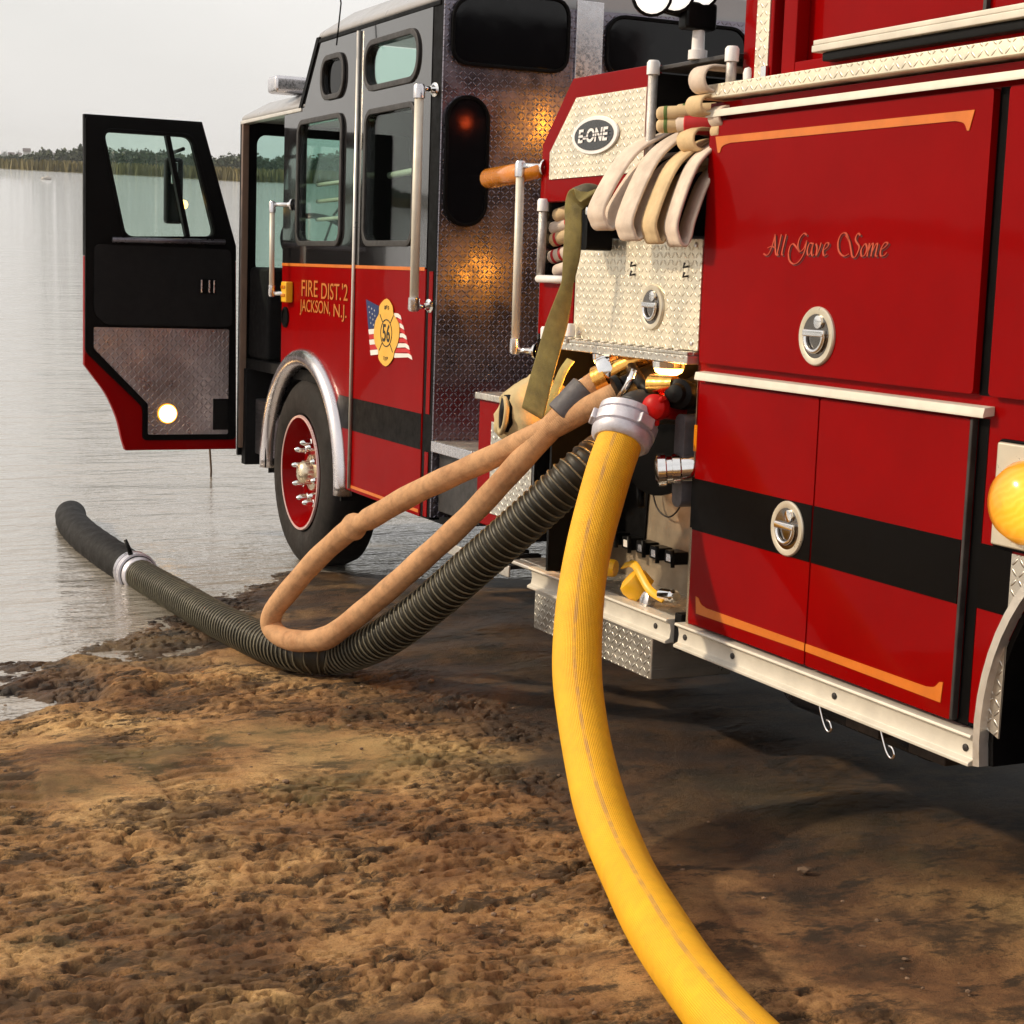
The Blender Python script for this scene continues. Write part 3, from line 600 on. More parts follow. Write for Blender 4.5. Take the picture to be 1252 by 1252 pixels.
add('upper_windscreen', [(.1, 3.99, 2.86), (2.34, 3.99, 2.86), (2.34, 4.27, 2.54), (.1, 4.27, 2.54)], [(0, 1, 2, 3)], 'glass_clear', truck)
fr = plate('cab_front', [(0, .5), (2.44, .5), (2.44, 2.53), (0, 2.53)], [rr(.095, 2.345, 1.62, 2.455, .06)], 'y', 5.385, 5.42, 'trim_black', truck)
plate('windscreen', rr(.09, 2.35, 1.615, 2.46, .06), [], 'y', 5.40, 5.404, 'glass_clear', fr)
box('door_post', -.002, .035, 5.345, 5.384, 1.1, 2.51, 'post_tan', truck, bevel=.004) if 'post_tan' in MAT else None
mat('post_tan', (.16, .10, .07), .45, var=.2); box('door_post', -.004, .035, 5.35, 5.384, .55, 2.51, 'post_tan', truck, bevel=.004)
tube('wiper', [(.5, 5.44, 1.66), (.62, 5.45, 2.0), (.85, 5.45, 2.3)], .008, 'black', fr, n=6)
wl2 = plate('cab_wall', [(2.42, .53), (2.42, 2.86), (3.98, 2.86), (4.26, 2.53), (5.384, 2.53), (5.384, .53)], [rr(2.6, 3.2, 1.8, 2.45, .05), rr(3.6, 4.2, 1.8, 2.45, .05), rr(4.5, 5.2, 1.6, 2.4, .05)], 'x', 2.40, 2.44, 'black_paint', truck)
box('cab_floor', .04, 2.40, 2.37, 5.38, 1.04, 1.10, 'interior', truck, bevel=0); box('engine_cover', .9, 1.55, 3.5, 5.38, 1.1, 1.75, 'interior', truck, bevel=.04)
bh = onY(485, 178, 3.45)
plate('bulkhead', [(.05, 1.1), (2.4, 1.1), (2.4, 2.47), (.05, 2.47)], [rpoly([(bh[0] - .11, bh[2] + .06), (bh[0] + .06, bh[2] + .05), (bh[0] + .075, bh[2] - .08), (bh[0] + .02, bh[2] - .05)], .02)], 'y', 3.44, 3.47, 'interior', truck)
box('ceiling', .05, 2.4, 2.4, 3.9, 2.79, 2.82, 'interior', truck, bevel=0) if False else None
for x in (.14, 1.7):
    st = box('seat', x, x + .52, 3.72, 4.25, 1.1, 1.55, 'interior', truck, bevel=.05); box('backrest', x, x + .50, 3.52, 3.66, 1.55, 2.40, 'interior', st, bevel=.05)
def steering():
    c = np.array([.36, 4.93, 1.80]); n_ = np.array([0, -.75, .66]); u = np.array([1., 0, 0]); v = np.cross(n_, u); P = [c + .235 * (u * math.cos(t) + v * math.sin(t)) for t in np.linspace(0, 2 * PI, 33)]
    o = tube('steering_wheel', P, .017, 'black', truck, n=10, caps=False); tube('column', [c, c + np.array([0, .25, -.5])], .04, 'black', o, n=10)
    for t in (0.3, 2.84, 4.7): tube('spoke', [c, c + .23 * (u * math.cos(t) + v * math.sin(t))], .012, 'black', o, n=6)
steering()
box('dashboard', .05, 2.38, 5.0, 5.38, 1.1, 1.66, 'interior', truck, bevel=.03)
for py in (226, 246, 268):
    p = onX(381, py, .10); tube('grab_bar', [(.10, 3.62, p[2] + .004), (.10, 4.26, p[2] - .004)], .011, 'alu_white', truck, n=8)
p = onX(478, 212, .12); tube('grab_bar', [(.12, 2.62, p[2] + .01), (.12, 3.22, p[2] - .01)], .017, 'alu_white', truck, n=8)
box('cab_step', .08, .7, 4.75, 5.3, .52, .86, 'tread_dark', truck, bevel=.01); box('step_riser', .35, .8, 4.6, 5.34, .86, 1.04, 'interior', truck, bevel=.01)
box('cab_step', .03, .35, 4.66, 4.74, .55, 1.04, 'tread_dark', truck, bevel=.005)
box('lower_valance', .02, 2.4, 5.3, 5.38, .45, 1.04, 'interior', truck)
# ---- cab rear wall
rw = plate('cab_rear_wall', [(.0, .55), (2.44, .55), (2.44, 2.93), (.0, 2.86)], [], 'y', 2.29, 2.304, 'tread_wall', truck)
def blackwin(P, par=rw):
    f_ = plate('window', P, [], 'y', 2.276, 2.287, 'window_black', par, bevel=.004); frame_ring('window_frame', P, .016, 'y', 2.268, 2.289, 'trim_black', f_)
    return f_
mat('window_black', (.004, .004, .005), .10, spec=.3, var=.1, rvar=.04)
blackwin(rpoly([(.045, 2.60), (.60, 2.60), (.60, 2.905), (.16, 2.905), (.045, 2.84)], .075)); blackwin(rr(.82, 1.56, 2.60, 2.86, .08)); blackwin(rr(.028, .212, 1.89, 2.44, .092, 10))
box('wall_strip', .648, .786, 2.272, 2.289, .6, 2.92, 'chrome_satin', rw, bevel=.003)
tube('antenna', [onY(412, 30, 3.4) * [1, 1, 1] - [0, 0, .1], onY(417, 4, 3.4), onY(404, -90, 3.4)], .004, 'black', truck, n=6)
lb = box('light_bar', .55, 1.9, 4.55, 4.85, 2.635, 2.72, 'chrome_satin', truck, bevel=.03); box('base', .5, 1.95, 4.6, 4.8, 2.60, 2.634, 'chrome_satin', lb)
q = onY(350, 108, 4.7); box('light_bar', q[0] - .09, q[0] + .16, 4.62, 4.78, 2.64, 2.735, 'chrome_satin', truck, bevel=.02)
# ---- front fender, wheels
def arc3(cy, cz, R, a0, a1, n, X): return [(X, cy + R * math.cos(math.radians(a)), cz + R * math.sin(math.radians(a))) for a in np.linspace(a0, a1, n)]
mat('fender_metal', (.74, .70, .72), .26, metal=1., var=.05, rvar=.05, vscale=3)
fd = tube('fender', arc3(WY, WZ, .645, -3, 183, 40, .005), .052, 'fender_metal', truck, n=18)
plate('fender_liner', ringarc(WY, WZ, .635, -6, 186, 30) + ringarc(WY, WZ, .615, 186, -6, 30), [], 'x', .0, .5, 'rubber', fd)
plate('mud_flap', [(WY + .60, .50), (WY + .69, .50), (WY + .69, .70), (WY + .60, .70)], [], 'x', -.03, .5, 'rubber', fd)
def wheel(y, xo, detail=True):
    w_ = lathe('wheel', (xo, y, WZ), (1, 0, 0), [(.13, .30), (.02, .318), (.0, .34), (-.012, .40), (-.004, .47), (.018, .505), (.04, .522), (.09, .528), (.22, .528), (.28, .505), (.3, .45), (.29, .30)], 'tyre', truck, n=56, caps=False)
    rim = lathe('rim', (xo, y, WZ), (1, 0, 0), [(.002, .322), (-.008, .318), (-.008, .306), (.010, .300), (.03, .285), (.09, .275), (.105, .262), (.095, .20), (.085, .15), (.085, .02)], 'red', w_, n=48, caps=False)
    lathe('rim_lip', (xo, y, WZ), (1, 0, 0), [(.0, .3235), (-.0105, .320), (-.0105, .308), (.003, .303)], 'rim_edge', w_, n=48, caps=False)
    if detail:
        lathe('hub', (xo, y, WZ), (-1, 0, 0), [(-.085, .105), (-.06, .100), (-.055, .070), (-.02, .066), (.0, .058), (.012, .038), (.016, .0)], 'hub_metal', w_, n=24)
        nut = None
        for i in range(10):
            a = 2 * PI * i / 10 + .15; pos = (xo + .082, y + .168 * math.cos(a), WZ + .168 * math.sin(a))
            if nut is None: nut = lathe('lug_nut', pos, (-1, 0, 0), [(0, .027), (.018, .027), (.022, .021), (.055, .019), (.075, .010), (.08, .0)], 'chrome', w_, n=12, pos=pos)
            else: copyto(nut, w_, pos)
        for i in range(28):    # shoulder tread blocks
            pass
    return w_
mat('rim_edge', (.62, .40, .38), .35, metal=.3, var=.2); mat('hub_metal', (.80, .68, .50), .28, metal=.9, var=.15, vscale=14)
wheel(4.205, .012); wheel(4.205, 2.1, False); wheel(RY, .06, False); wheel(RY, 1.8, False)
# ---- driver door, standing open square to the flank
DY = 5.38
def dpt(px, py): p = onY(px, py, DY); return (p[0], p[2])
dout = [dpt(103, 139), dpt(247, 149), (-.03, 1.78), (-.012, .538), (-.70, .538)] + [tuple(p) for p in cat([(-.72, .60), (-.755, .74), (-.82, .88), (-.90, .99), (-.945, 1.05)], 4)]
dwin = rpoly([dpt(126, 161), dpt(233, 168), dpt(262, 289), dpt(153, 289)], .05)
zc = 1.69; low = [p for p in dout if p[1] < zc]; up_ = [dout[0], dout[1], (-.03, zc + .09), (-.028, zc + .002), (-.9455, zc + .002)]
drv = plate('driver_door', [(-.945, zc), (-.028, zc)] + low, [], 'y', DY, DY + .05, 'red', truck, bevel=.005); plate('upper_skin', up_, [dwin], 'y', DY, DY + .049, 'trim_black', drv)
inn = [(-.944, 2.495), (-.262, 2.495), (-.04, 1.76), (-.022, .60), (-.60, .60), (-.60, .80), (-.944, 1.13)]
plate('inner_panel', rpoly(inn, .03), [offset(dwin, .006)], 'y', DY - .02, DY - .001, 'trim_black', drv, bevel=.006)
plate('pad', rpoly([(-.895, 1.76), (-.07, 1.76), (-.055, 1.29), (-.83, 1.29), (-.895, 1.36)], .04), [], 'y', DY - .034, DY - .021, 'interior', drv, bevel=.008)
plate('kick_plate', rpoly([(-.895, 1.275), (-.075, 1.275), (-.075, .635), (-.57, .635), (-.57, .82), (-.895, 1.15)], .012), [], 'y', DY - .028, DY - .021, 'tread_dark', drv)
plate('window', offset(dwin, .008), [], 'y', DY + .02, DY + .025, 'glass', drv); frame_ring('window_frame', dwin, .02, 'y', DY - .03, DY - .021, 'trim_black', drv)
a, b = dpt(203, 163), dpt(229, 289); plate('window_divider', [(a[0] - .012, a[1] + .01), (a[0] + .016, a[1] + .01), (b[0] + .016, b[1] - .01), (b[0] - .012, b[1] - .01)], [], 'y', DY - .02, DY + .03, 'trim_black', drv)
a, b = dpt(135, 293), dpt(272, 296); tube('arm_rail', [(a[0], DY - .055, a[1]), (b[0], DY - .055, b[1])], .016, 'chrome_dark', drv, n=10) if 'chrome_dark' in MAT else None
mat('chrome_dark', (.12, .11, .13), .3, metal=.6, var=.2); tube('arm_rail', [(a[0], DY - .055, a[1]), (b[0], DY - .055, b[1])], .016, 'chrome_dark', drv, n=10)
lp = dpt(203, 505); dl = lathe('door_lamp', (lp[0], DY - .028, lp[1]), (0, -1, 0), [(0, .062), (.012, .06), (.014, .054)], 'lamp_marker', drv); lathe('lens', (lp[0], DY - .042, lp[1]), (0, -1, 0), [(0, .053), (.008, .048), (.013, .03), (.015, .0)], 'lamp_warm', dl)
a = dpt(268, 506); box('reflector', a[0] - .048, a[0] + .048, DY - .034, DY - .028, a[1] - .095, a[1] + .095, 'black', drv, bevel=.012)
a = dpt(252, 350); h = box('door_handle', a[0] - .05, a[0] + .05, DY - .042, DY - .034, a[1] - .045, a[1] + .045, 'trim_black', drv, bevel=.006)
for dx in (-.04, .008, .038): box('lever', a[0] + dx - .005, a[0] + dx + .005, DY - .05, DY - .042, a[1] - .038, a[1] + .038, 'chrome_satin', h, bevel=.002)
# mirror outside the door, seen through its small pane
a = dpt(226, 215); mr = box('mirror', a[0] - .05, a[0] + .06, DY + .25, DY + .33, a[1] - .28, a[1] + .12, 'black', drv, bevel=.02); tube('arm', [(a[0], DY + .04, a[1] + .16), (a[0], DY + .29, a[1] + .15)], .012, 'black', mr, n=8)
box('mirror_glass', a[0] - .02, a[0] + .02, DY + .243, DY + .249, a[1] - .04, a[1] + .09, 'chrome', mr, bevel=.006)
a = dpt(237, 249); lathe('mirror_lamp', (a[0] + .0, DY + .24, a[1]), (0, -1, 0), [(0, .028), (.008, .022), (.01, 0)], 'lamp_shelf', mr, n=12)
# ---- step between cab and pump
sb = box('step_box', .005, .6, 1.256, 1.80, .60, 1.135, 'red', truck, bevel=.005); box('step_tread', -.012, .6, 1.256, 1.815, 1.136, 1.165, 'tread_top', sb); box('step_inset', .0, .004, 1.26, 1.66, .66, 1.05, 'tread_side', sb, bevel=0)
sb2 = box('lower_step', .03, .6, 1.82, 2.28, .58, .88, 'dark_steel', truck); box('step_tread', .0, .6, 1.82, 2.285, .881, .905, 'tread_top', sb2); box('step_edge', -.012, -.001, 1.83, 2.285, .855, .905, 'chrome_satin', sb2)
# ---- pump module
box('pump_housing', .34, 2.1, .03, 1.235, .5, 2.36, 'interior', truck, bevel=0); box('pump_front_wall', .0, 2.3, 1.236, 1.25, .6, 2.17, 'black_paint', truck, bevel=0)
box('pump_side_wall', 2.3, 2.42, -4.1, 2.28, .5, 2.3, 'red', truck)
ef = plate('logo_panel', [(1.0, 2.412), (.40, 2.41), (.40, 1.955), (1.245, 1.955), (1.24, 2.178)], [], 'x', -.012, .03, 'red', truck, bevel=.004)
plate('tread_inset', [(.957, 2.337), (.425, 2.335), (.425, 2.043), (1.163, 2.041), (1.165, 2.144)], [], 'x', -.017, -.013, 'tread_cream', ef)
cy, cz = .783, 2.189; bd = plate('badge', ell(cy, cz, .178, .069, 40), [], 'x', -.028, -.018, 'white_cap', ef, bevel=.003); plate('badge_face', ell(cy, cz, .152, .055, 40), [], 'x', -.0305, -.0285, 'badge_black', bd)
tx = side_text('E-ONE', cy, cz, .235, .050, 'white_cap', bd, X=-.032, shear=.15, bold=.03)
for dz in (-.006, .006): plate('badge_line', [(cy - .125, cz + dz - .0012), (cy + .125, cz + dz - .0012), (cy + .125, cz + dz + .0012), (cy - .125, cz + dz + .0012)], [], 'x', -.0345, -.0335, 'badge_black', bd)
box('panel_frame', -.008, .03, .935, 1.234, 1.44, 1.648, 'red', truck); box('locker_wall', .0, .34, .932, .942, 1.65, 1.95, 'interior', truck, bevel=0)
tp = plate('tread_panel', [(.02, 1.437), (.02, 1.81), (.93, 1.81), (.93, 1.437)], [], 'x', -.006, .02, 'tread_cream', truck, bevel=.003)
mat('latch_face', (.66, .60, .48), .35, metal=.5, var=.08); mat('bowl_metal', (.22, .20, .18), .12, metal=1., var=.2)
def latch(y, z, R, X, parent):
    """flush round D-ring latch: flange, bowl, half-round ring, grip bar"""
    o = lathe('latch', (X, y, z), (-1, 0, 0), [(0, R), (.006, R), (.010, R * .96), (.010, R * .78), (.007, R * .72), (.002, R * .62), (-.001, R * .3), (-.001, .0)], 'latch_face', parent, n=36)
    lathe('bowl', (X - .0012, y, z), (-1, 0, 0), [(.0075, R * .75), (.003, R * .64), (.0015, R * .3), (.0015, 0)], 'bowl_metal', o, n=32)
    tube('ring', arc3(y, z, R * .52, 170, 370, 22, X - .014), R * .085, 'chrome', o, n=8)
    box('grip', X - .022, X - .008, y - R * .60, y + R * .60, z - R * .02, z + R * .22, 'chrome', o, bevel=.004)
    lathe('key', (X - .008, y - R * .18, z + R * .48), (-1, 0, 0), [(0, R * .24), (.008, R * .22), (.010, R * .1)], 'chrome', o, n=14); return o
latch(.331, 1.574, .080, -.006, tp)
for y in (.471, .106):
    for dz in (.018, -.014): tube('hook', [(-.006, y, 1.70 + dz), (-.022, y + .004, 1.70 + dz - .004), (-.020, y, 1.70 + dz + .012)], .004, 'dark_steel', tp, n=6)
for y in (.06, .88):
    for z in (1.46, 1.79): lathe('bolt', (-.006, y, z), (-1, 0, 0), [(0, .009), (.004, .008), (.006, .003)], 'chrome_satin', tp, n=10)
def post(y, z0, z1, X=-.03, r=.017):
    o = tube('post', [(X, y, z0), (X, y, z1)], r, 'knurl', truck, n=12); lathe('cap', (X, y, z1 - .035), (0, 0, 1), [(0, r * 1.35), (.04, r * 1.35), (.048, r)], 'white_cap', o, n=12); return o
post(.36, 1.86, 2.405); post(-.125, 2.27, 2.405, -.02); post(1.20, 1.67, 1.955, -.02)
tube('lower_rail', [(-.03, 1.20, 1.657), (-.03, .955, 1.657)], .015, 'white_cap', truck, n=10); post(1.12, 1.34, 1.46, -.03, .014); post(.90, 1.42, 1.48, -.035, .014)
box('crosslay_lid', -.01, .9, -.12, .39, 2.385, 2.40, 'dark_steel', truck, bevel=.003); box('crosslay_back', .33, .36, -.13, .93, 1.6, 2.38, 'interior', truck, bevel=0); box('crosslay_floor', .02, .34, -.1, .93, 1.80, 1.815, 'dark_steel', truck, bevel=0)
box('crosslay_side', .0, .34, .39, .40, 1.83, 2.38, 'interior', truck, bevel=0)
kn = lathe('valve_knob', onY(757, 262, .62) * [0, 1, 1] + [-.01, 0, 0], (-1, 0, 0), [(-.1, .012), (0, .012), (.004, .028), (.022, .028), (.028, .02)], 'chrome', truck)
pl = box('label_plate', .012, .016, .44, .60, 1.94, 1.965, 'trim_black', truck, bevel=0); side_text('ACTIVE', .52, 1.952, .13, .014, 'white_cap', pl, X=.0105)
# shelf over the pump recess, warm lamps beneath
sh = box('shelf', -.045, .12, .022, 1.085, 1.392, 1.422, 'tread_side', truck); box('shelf_tread', -.043, .02, .024, 1.083, 1.4225, 1.434, 'tread_top', sh, bevel=.002)
for i in range(15):
    y = .08 + i * .066; box('grip_tooth', -.047, -.03, y, y + .03, 1.4342, 1.442, 'alu_white', sh, bevel=.003)
for y in (.657, .213):
    l_ = lathe('shelf_lamp', (.0, y, 1.391), (0, 0, -1), [(0, .058), (.022, .056), (.024, .052)], 'chrome', sh, n=24); lathe('lens', (.0, y, 1.366), (0, 0, -1), [(0, .052), (.012, .047), (.022, .03), (.026, .0)], 'lamp_shelf', l_, n=20)
    L_ = bpy.data.lights.new('shelf_light', 'POINT'); L_.energy = 13; L_.color = (1, .42, .08); L_.shadow_soft_size = .04; lo = bpy.data.objects.new('shelf_light', L_); place(lo, l_, (.0, y, 1.315))
pp = plate('pump_panel', [(.022, .5), (.022, 1.39), (1.08, 1.39), (1.08, .5)], [], 'x', .28, .30, 'cream_metal', truck)
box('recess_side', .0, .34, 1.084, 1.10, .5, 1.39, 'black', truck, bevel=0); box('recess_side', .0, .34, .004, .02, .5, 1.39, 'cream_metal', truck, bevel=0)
plate('shade_plate', [(.40, 1.385), (1.07, 1.385), (1.07, .62), (.80, .62), (.78, .94), (.20, .96), (.16, 1.10), (.38, 1.18)], [], 'x', .272, .278, 'black', pp)  # black sheet: intake backing plus the shade of the recess, painted as colour
def at(px, py, X): return onX(px, py, X)
# intakes, valves and caps
P0 = at(793, 545, .0); lathe('intake', (.275, P0[1] + .1, P0[2]), (-1, -.3, -.08), [(0, .19), (.02, .19), (.03, .16), (.20, .15), (.21, .165), (.25, .165), (.255, .12)], 'trim_black', pp)
c = at(802, 498, -.10); rc = lathe('red_cap', c, (-.85, -.5, .1), [(-.40, .034), (-.03, .036), (-.02, .044), (.02, .044), (.026, .036), (.034, .02), (.035, 0)], 'red_cap', pp)
for k in range(3):
    a = k * 2.094 + .4; lathe('lug', c + np.array([0, .044 * math.cos(a), .044 * math.sin(a)]), (0, math.cos(a), math.sin(a)), [(0, .012), (.018, .009), (.02, 0)], 'red_cap', rc, n=10)
c = at(832, 482, -.02); bc = lathe('black_cap', c, (-.8, -.5, .1), [(-.36, .04), (-.03, .045), (-.02, .052), (.02, .052), (.028, .036), (.045, .03), (.05, .012), (.051, 0)], 'black', pp); lathe('spout', at(826, 470, -.03), (-.35, .9, -.1), [(0, .03), (.06, .036), (.10, .040), (.105, .02)], 'brass', bc)
c = at(737, 464, -.06); bv = lathe('discharge_elbow', c, (-.55, .62, -.45), [(-.42, .045), (-.04, .045), (-.03, .058), (.02, .058), (.03, .045), (.06, .042)], 'brass', pp); lathe('sleeve', at(718, 470, -.09), (-.4, .75, -.5), [(-.03, .030), (.03, .030), (.035, .02)], 'white_cap', bv)
lathe('swivel', at(745, 452, -.04), (-.55, .62, -.45), [(-.03, .05), (-.01, .062), (.02, .062), (.03, .05)], 'chrome', bv)
c = at(764, 478, -.04); lathe('drain_valve', c, (-.6, .2, -.3), [(-.34, .05), (0, .055), (.01, .068), (.03, .068), (.035, .04)], 'black', pp); tube('valve_handle', [at(755, 490, -.1), at(768, 470, -.12), at(776, 452, -.1)], .012, 'chrome', pp, n=8)
tube('black_handle', [at(772, 450, -.02), at(785, 470, -.06), at(797, 480, -.08)], .022, 'black', pp, n=10)
gp = plate('grey_panel', rr(.055, .12, .90, 1.22, .03), [], 'x', -.02, .27, 'collar', truck, bevel=.01)
c = at(815, 574, -.06); cc = lathe('gated_cap', c, (-.85, .45, -.1), [(-.34, .04), (-.05, .05), (-.045, .055), (-.02, .055), (-.018, .048), (.0, .048), (.004, .056), (.03, .056), (.04, .035), (.042, 0)], 'chrome', pp)
tube('drain_lever', [at(783, 590, .15), at(784, 620, .13)], .018, 'black', pp, n=8, rfun=lambda s, a: 1 - s * 2)
V_ = [at(800 + 22 * math.sin(t), 600 + 30 * math.sin(t / 2 + .0) ** 1 * 1, .06) for t in np.linspace(-PI, PI, 3)]
tube('chain', cat([at(795, 585, .24), at(803, 620, .25), at(818, 632, .25), at(832, 618, .24), at(836, 592, .24)], 6), .0035, 'dark_steel', pp, n=5)
for i, (px, py) in enumerate([(737, 652), (754, 658), (770, 664.5), (787.5, 670), (804, 676.7), (822.7, 682)]):
    q = at(px, py, .235); dv = box('drain_valve', .22, .279, q[1] - .038, q[1] + .038, q[2] - .022, q[2] + .026, 'black', pp, bevel=.004); box('tag', .216, .2195, q[1] - .03, q[1] + .018, q[2] - .013, q[2] + .014, 'flag_white' if i in (2,) else 'chrome_satin', dv, bevel=.001); tube('lever', [(.215, q[1] - .035, q[2] - .03), (.21, q[1] - .035, q[2] + .035)], .009, 'black', dv, n=6)
for y, z in ((.06, 1.0), (.06, .55), (.9, .56), (.45, .98), (.05, .72)): lathe('bolt', (.2795, y, z), (-1, 0, 0), [(0, .012), (.006, .011), (.008, .004)], 'dark_steel', pp, n=10)
# running board and its box
PROF = [(.03, .506), (-.028, .506), (-.031, .498), (-.014, .488), (-.010, .463), (-.014, .438), (-.031, .430), (-.031, .420), (.03, .420)]
def channel(name, y0, y1, bolts):
    o = plate(name, PROF, [], 'y', y0, y1, 'alu_white', truck, bevel=.002)
    for y in bolts: lathe('bolt', (-.011, y, .462), (-1, 0, 0), [(0, .011), (.004, .010), (.006, .004)], 'dark_steel', o, n=10)
    return o
channel('running_board_rail', .10, 1.20, (.2, .66)); channel('body_rail', -1.485, .045, (.0, -.30, -.86, -1.45))
box('running_board', .031, .40, .10, 1.40, .480, .504, 'tread_top', truck); box('board_end', -.02, .031, 1.205, 1.38, .488, .504, 'alu', truck)
bx_ = box('tread_box', .0, .34, .24, 1.19, .255, .418, 'tread_side', truck, bevel=.006)
box('gap_bracket', .0, .2, .05, .095, .40, .53, 'black', truck); box('gap_plate', -.005, .03, .047, .06, .44, .5, 'dark_steel', truck)
# ---- rear body
arch = ringarc(RY, WZ, .63, 0, 180, 24)
body = plate('body_side', [(.02, .51), (.02, 2.25), (-4.1, 2.25), (-4.1, .51)] + ringarc(RY, WZ, .63, 180, 0, 24), [], 'x', .0, .03, 'red', truck)
ud = plate('compartment_door', rr(-1.392, -.022, 1.402, 2.188, .012), [], 'x', -.024, -.002, 'red', truck, bevel=.007)
ud2 = plate('compartment_door', rr(-3.2, -1.452, 1.402, 2.188, .012), [], 'x', -.024, -.002, 'red', truck, bevel=.007)
box('door_groove', -.003, .0, -1.45, -1.394, 1.40, 2.19, 'trim_black', truck, bevel=0)
dA = plate('compartment_door', rr(-.704, -.022, .522, 1.336, .008), [], 'x', -.018, -.002, 'red', truck, bevel=.005)
dB = plate('compartment_door', rr(-1.383, -.711, .522, 1.336, .008), [], 'x', -.018, -.002, 'red', truck, bevel=.005)
box('door_groove', -.0015, .0, -.712, -.703, .53, 1.33, 'trim_black', truck, bevel=0)
box('seam_trim', -.022, -.001, -1.398, -1.386, .525, 1.338, 'dark_steel', truck, bevel=.003); box('door_groove', -.0015, .0, -1.44, -1.399, .52, 1.34, 'trim_black', truck, bevel=0)
for d_, y0, y1 in ((dA, -.704, -.022), (dB, -1.383, -.711)): plate('black_stripe', [(y0 + .001, .840), (y0 + .001, 1.013), (y1 - .001, 1.013), (y1 - .001, .840)], [], 'x', -.0202, -.0182, 'black_band', d_)
plate('black_stripe', [(-1.56, .840), (-1.56, 1.013), (-1.441, 1.013), (-1.441, .840)], [], 'x', -.0025, -.0003, 'black_band', body); plate('black_stripe', [(-.020, .840), (-.020, 1.013), (.019, 1.013), (.019, .840)], [], 'x', -.0025, -.0003, 'black_band', body)
plate('gold_line', [(-.06, 2.137), (-1.325, 2.137), (-1.308, 2.085)] + cat([(-1.30, 2.085), (-1.285, 2.105), (-1.25, 2.113)], 4) + cat([(-.15, 2.113), (-.105, 2.105), (-.09, 2.085)], 4) + [(-.078, 2.085)], [], 'x', -.0265, -.0243, 'gold', ud)
plate('gold_line', [(-.704, .590), (-.704, .566), (-.075, .560), (-.068, .618)] + cat([(-.085, .615), (-.105, .597), (-.14, .590)], 4), [], 'x', -.0202, -.0182, 'gold', dA)
plate('gold_line', [(-.711, .590), (-.711, .566), (-1.345, .560), (-1.350, .618)] + cat([(-1.335, .615), (-1.315, .597), (-1.28, .590)], 4), [], 'x', -.0202, -.0182, 'gold', dB)
latch(-.687, 1.520, .088, -.024, ud); latch(-.584, .925, .086, -.018, dA)
plate('drip_rail', [(.0, 2.226), (-.040, 2.222), (-.044, 2.206), (-.044, 2.198), (-.03, 2.203), (.0, 2.206)], [], 'y', -4.0, -.02, 'alu_white', truck, bevel=.001)
plate('drip_rail', [(.0, 1.374), (-.034, 1.370), (-.038, 1.352), (-.038, 1.344), (-.026, 1.347), (.0, 1.350)], [], 'y', -1.455, -.02, 'alu_white', truck, bevel=.001)
cp = box('body_cap', -.045, .12, -4.1, -.02, 2.258, 2.303, 'tread_cream', truck, bevel=.004)
box('orange_reflector', -.006, -.0005, -.018, .018, 1.10, 1.19, 'amber_off', truck, bevel=.002)
# calligraphic lettering, drawn with a broad nib
GL = [[(140, 272), (168, 284), (192, 262), (215, 200), (234, 118)], [(232, 120), (238, 200), (247, 270), (258, 284)], [(172, 226), (205, 214), (242, 224)], [(286, 118), (272, 200), (260, 270), (270, 285)], [(326, 118), (310, 200), (298, 268), (308, 282)],
      [(496, 126), (470, 113), (440, 150), (428, 210), (446, 252), (478, 226), (498, 168)], [(498, 168), (482, 260), (445, 328), (402, 350), (366, 325), (354, 270), (365, 212), (388, 194), (422, 226), (446, 258)],
      [(548, 192), (522, 190), (507, 238), (514, 280), (536, 258), (549, 196)], [(552, 186), (542, 258), (550, 285), (562, 272)], [(574, 192), (584, 232), (580, 284), (602, 232), (614, 184)], [(636, 240), (666, 214), (672, 190), (650, 190), (632, 238), (640, 282), (664, 268)],
      [(826, 172), (800, 116), (765, 122), (744, 182), (755, 250), (792, 284), (830, 268)], [(800, 130), (828, 172), (846, 240), (856, 284), (876, 292), (896, 256), (904, 212), (880, 178), (874, 150), (890, 116), (908, 132)],
      [(942, 194), (920, 238), (926, 282), (948, 274), (962, 230), (950, 194), (936, 204)], [(978, 188), (966, 285)], [(968, 258), (990, 200), (1004, 194), (1000, 232), (994, 285)], [(998, 258), (1022, 200), (1036, 194), (1032, 232), (1026, 276), (1040, 284)], [(1058, 240), (1092, 214), (1108, 190), (1086, 186), (1062, 232), (1064, 278), (1088, 276), (1106, 254)]]
def nib(strokes, fy, fz, X, w=13., ang=38, th=.0012):
    Vv, Ff = [], []; na = np.array([math.cos(math.radians(ang)), -math.sin(math.radians(ang))]); mi = 2.6
    for st in strokes:
        pts = np.array(cat(st, 7)); T = np.gradient(pts, axis=0); T /= np.linalg.norm(T, axis=1)[:, None] + 1e-9; k0 = len(Vv)
        for p, t in zip(pts, T):
            nrm = np.array([-t[1], t[0]]); hw = max(abs(na @ nrm) * w / 2, mi); a, b = p + nrm * hw, p - nrm * hw
            for q, dx in ((a, -th), (b, -th), (a, 0), (b, 0)): Vv.append((X + dx, fy(q[0]), fz(q[1])))
        for i in range(len(pts) - 1):
            s = k0 + 4 * i; Ff += [(s, s + 1, s + 5, s + 4), (s, s + 4, s + 6, s + 2), (s + 1, s + 3, s + 7, s + 5)]
    return Vv, Ff
FY = lambda u: -.377 - (u - 140) / 990 * .635
FZ = lambda v: 1.757 + (285 - v) * .000385
mat('dark_red', (.06, .002, .003), .4)
for g_ in (GL[:5], GL[5:11], GL[11:]):
    add('lettering_shade', *nib(g_, lambda u: FY(u + 9), lambda v: FZ(v + 11), -.0248, th=.0006), 'dark_red', ud); add('lettering', *nib(g_, FY, FZ, -.0262), 'red_gold', ud)
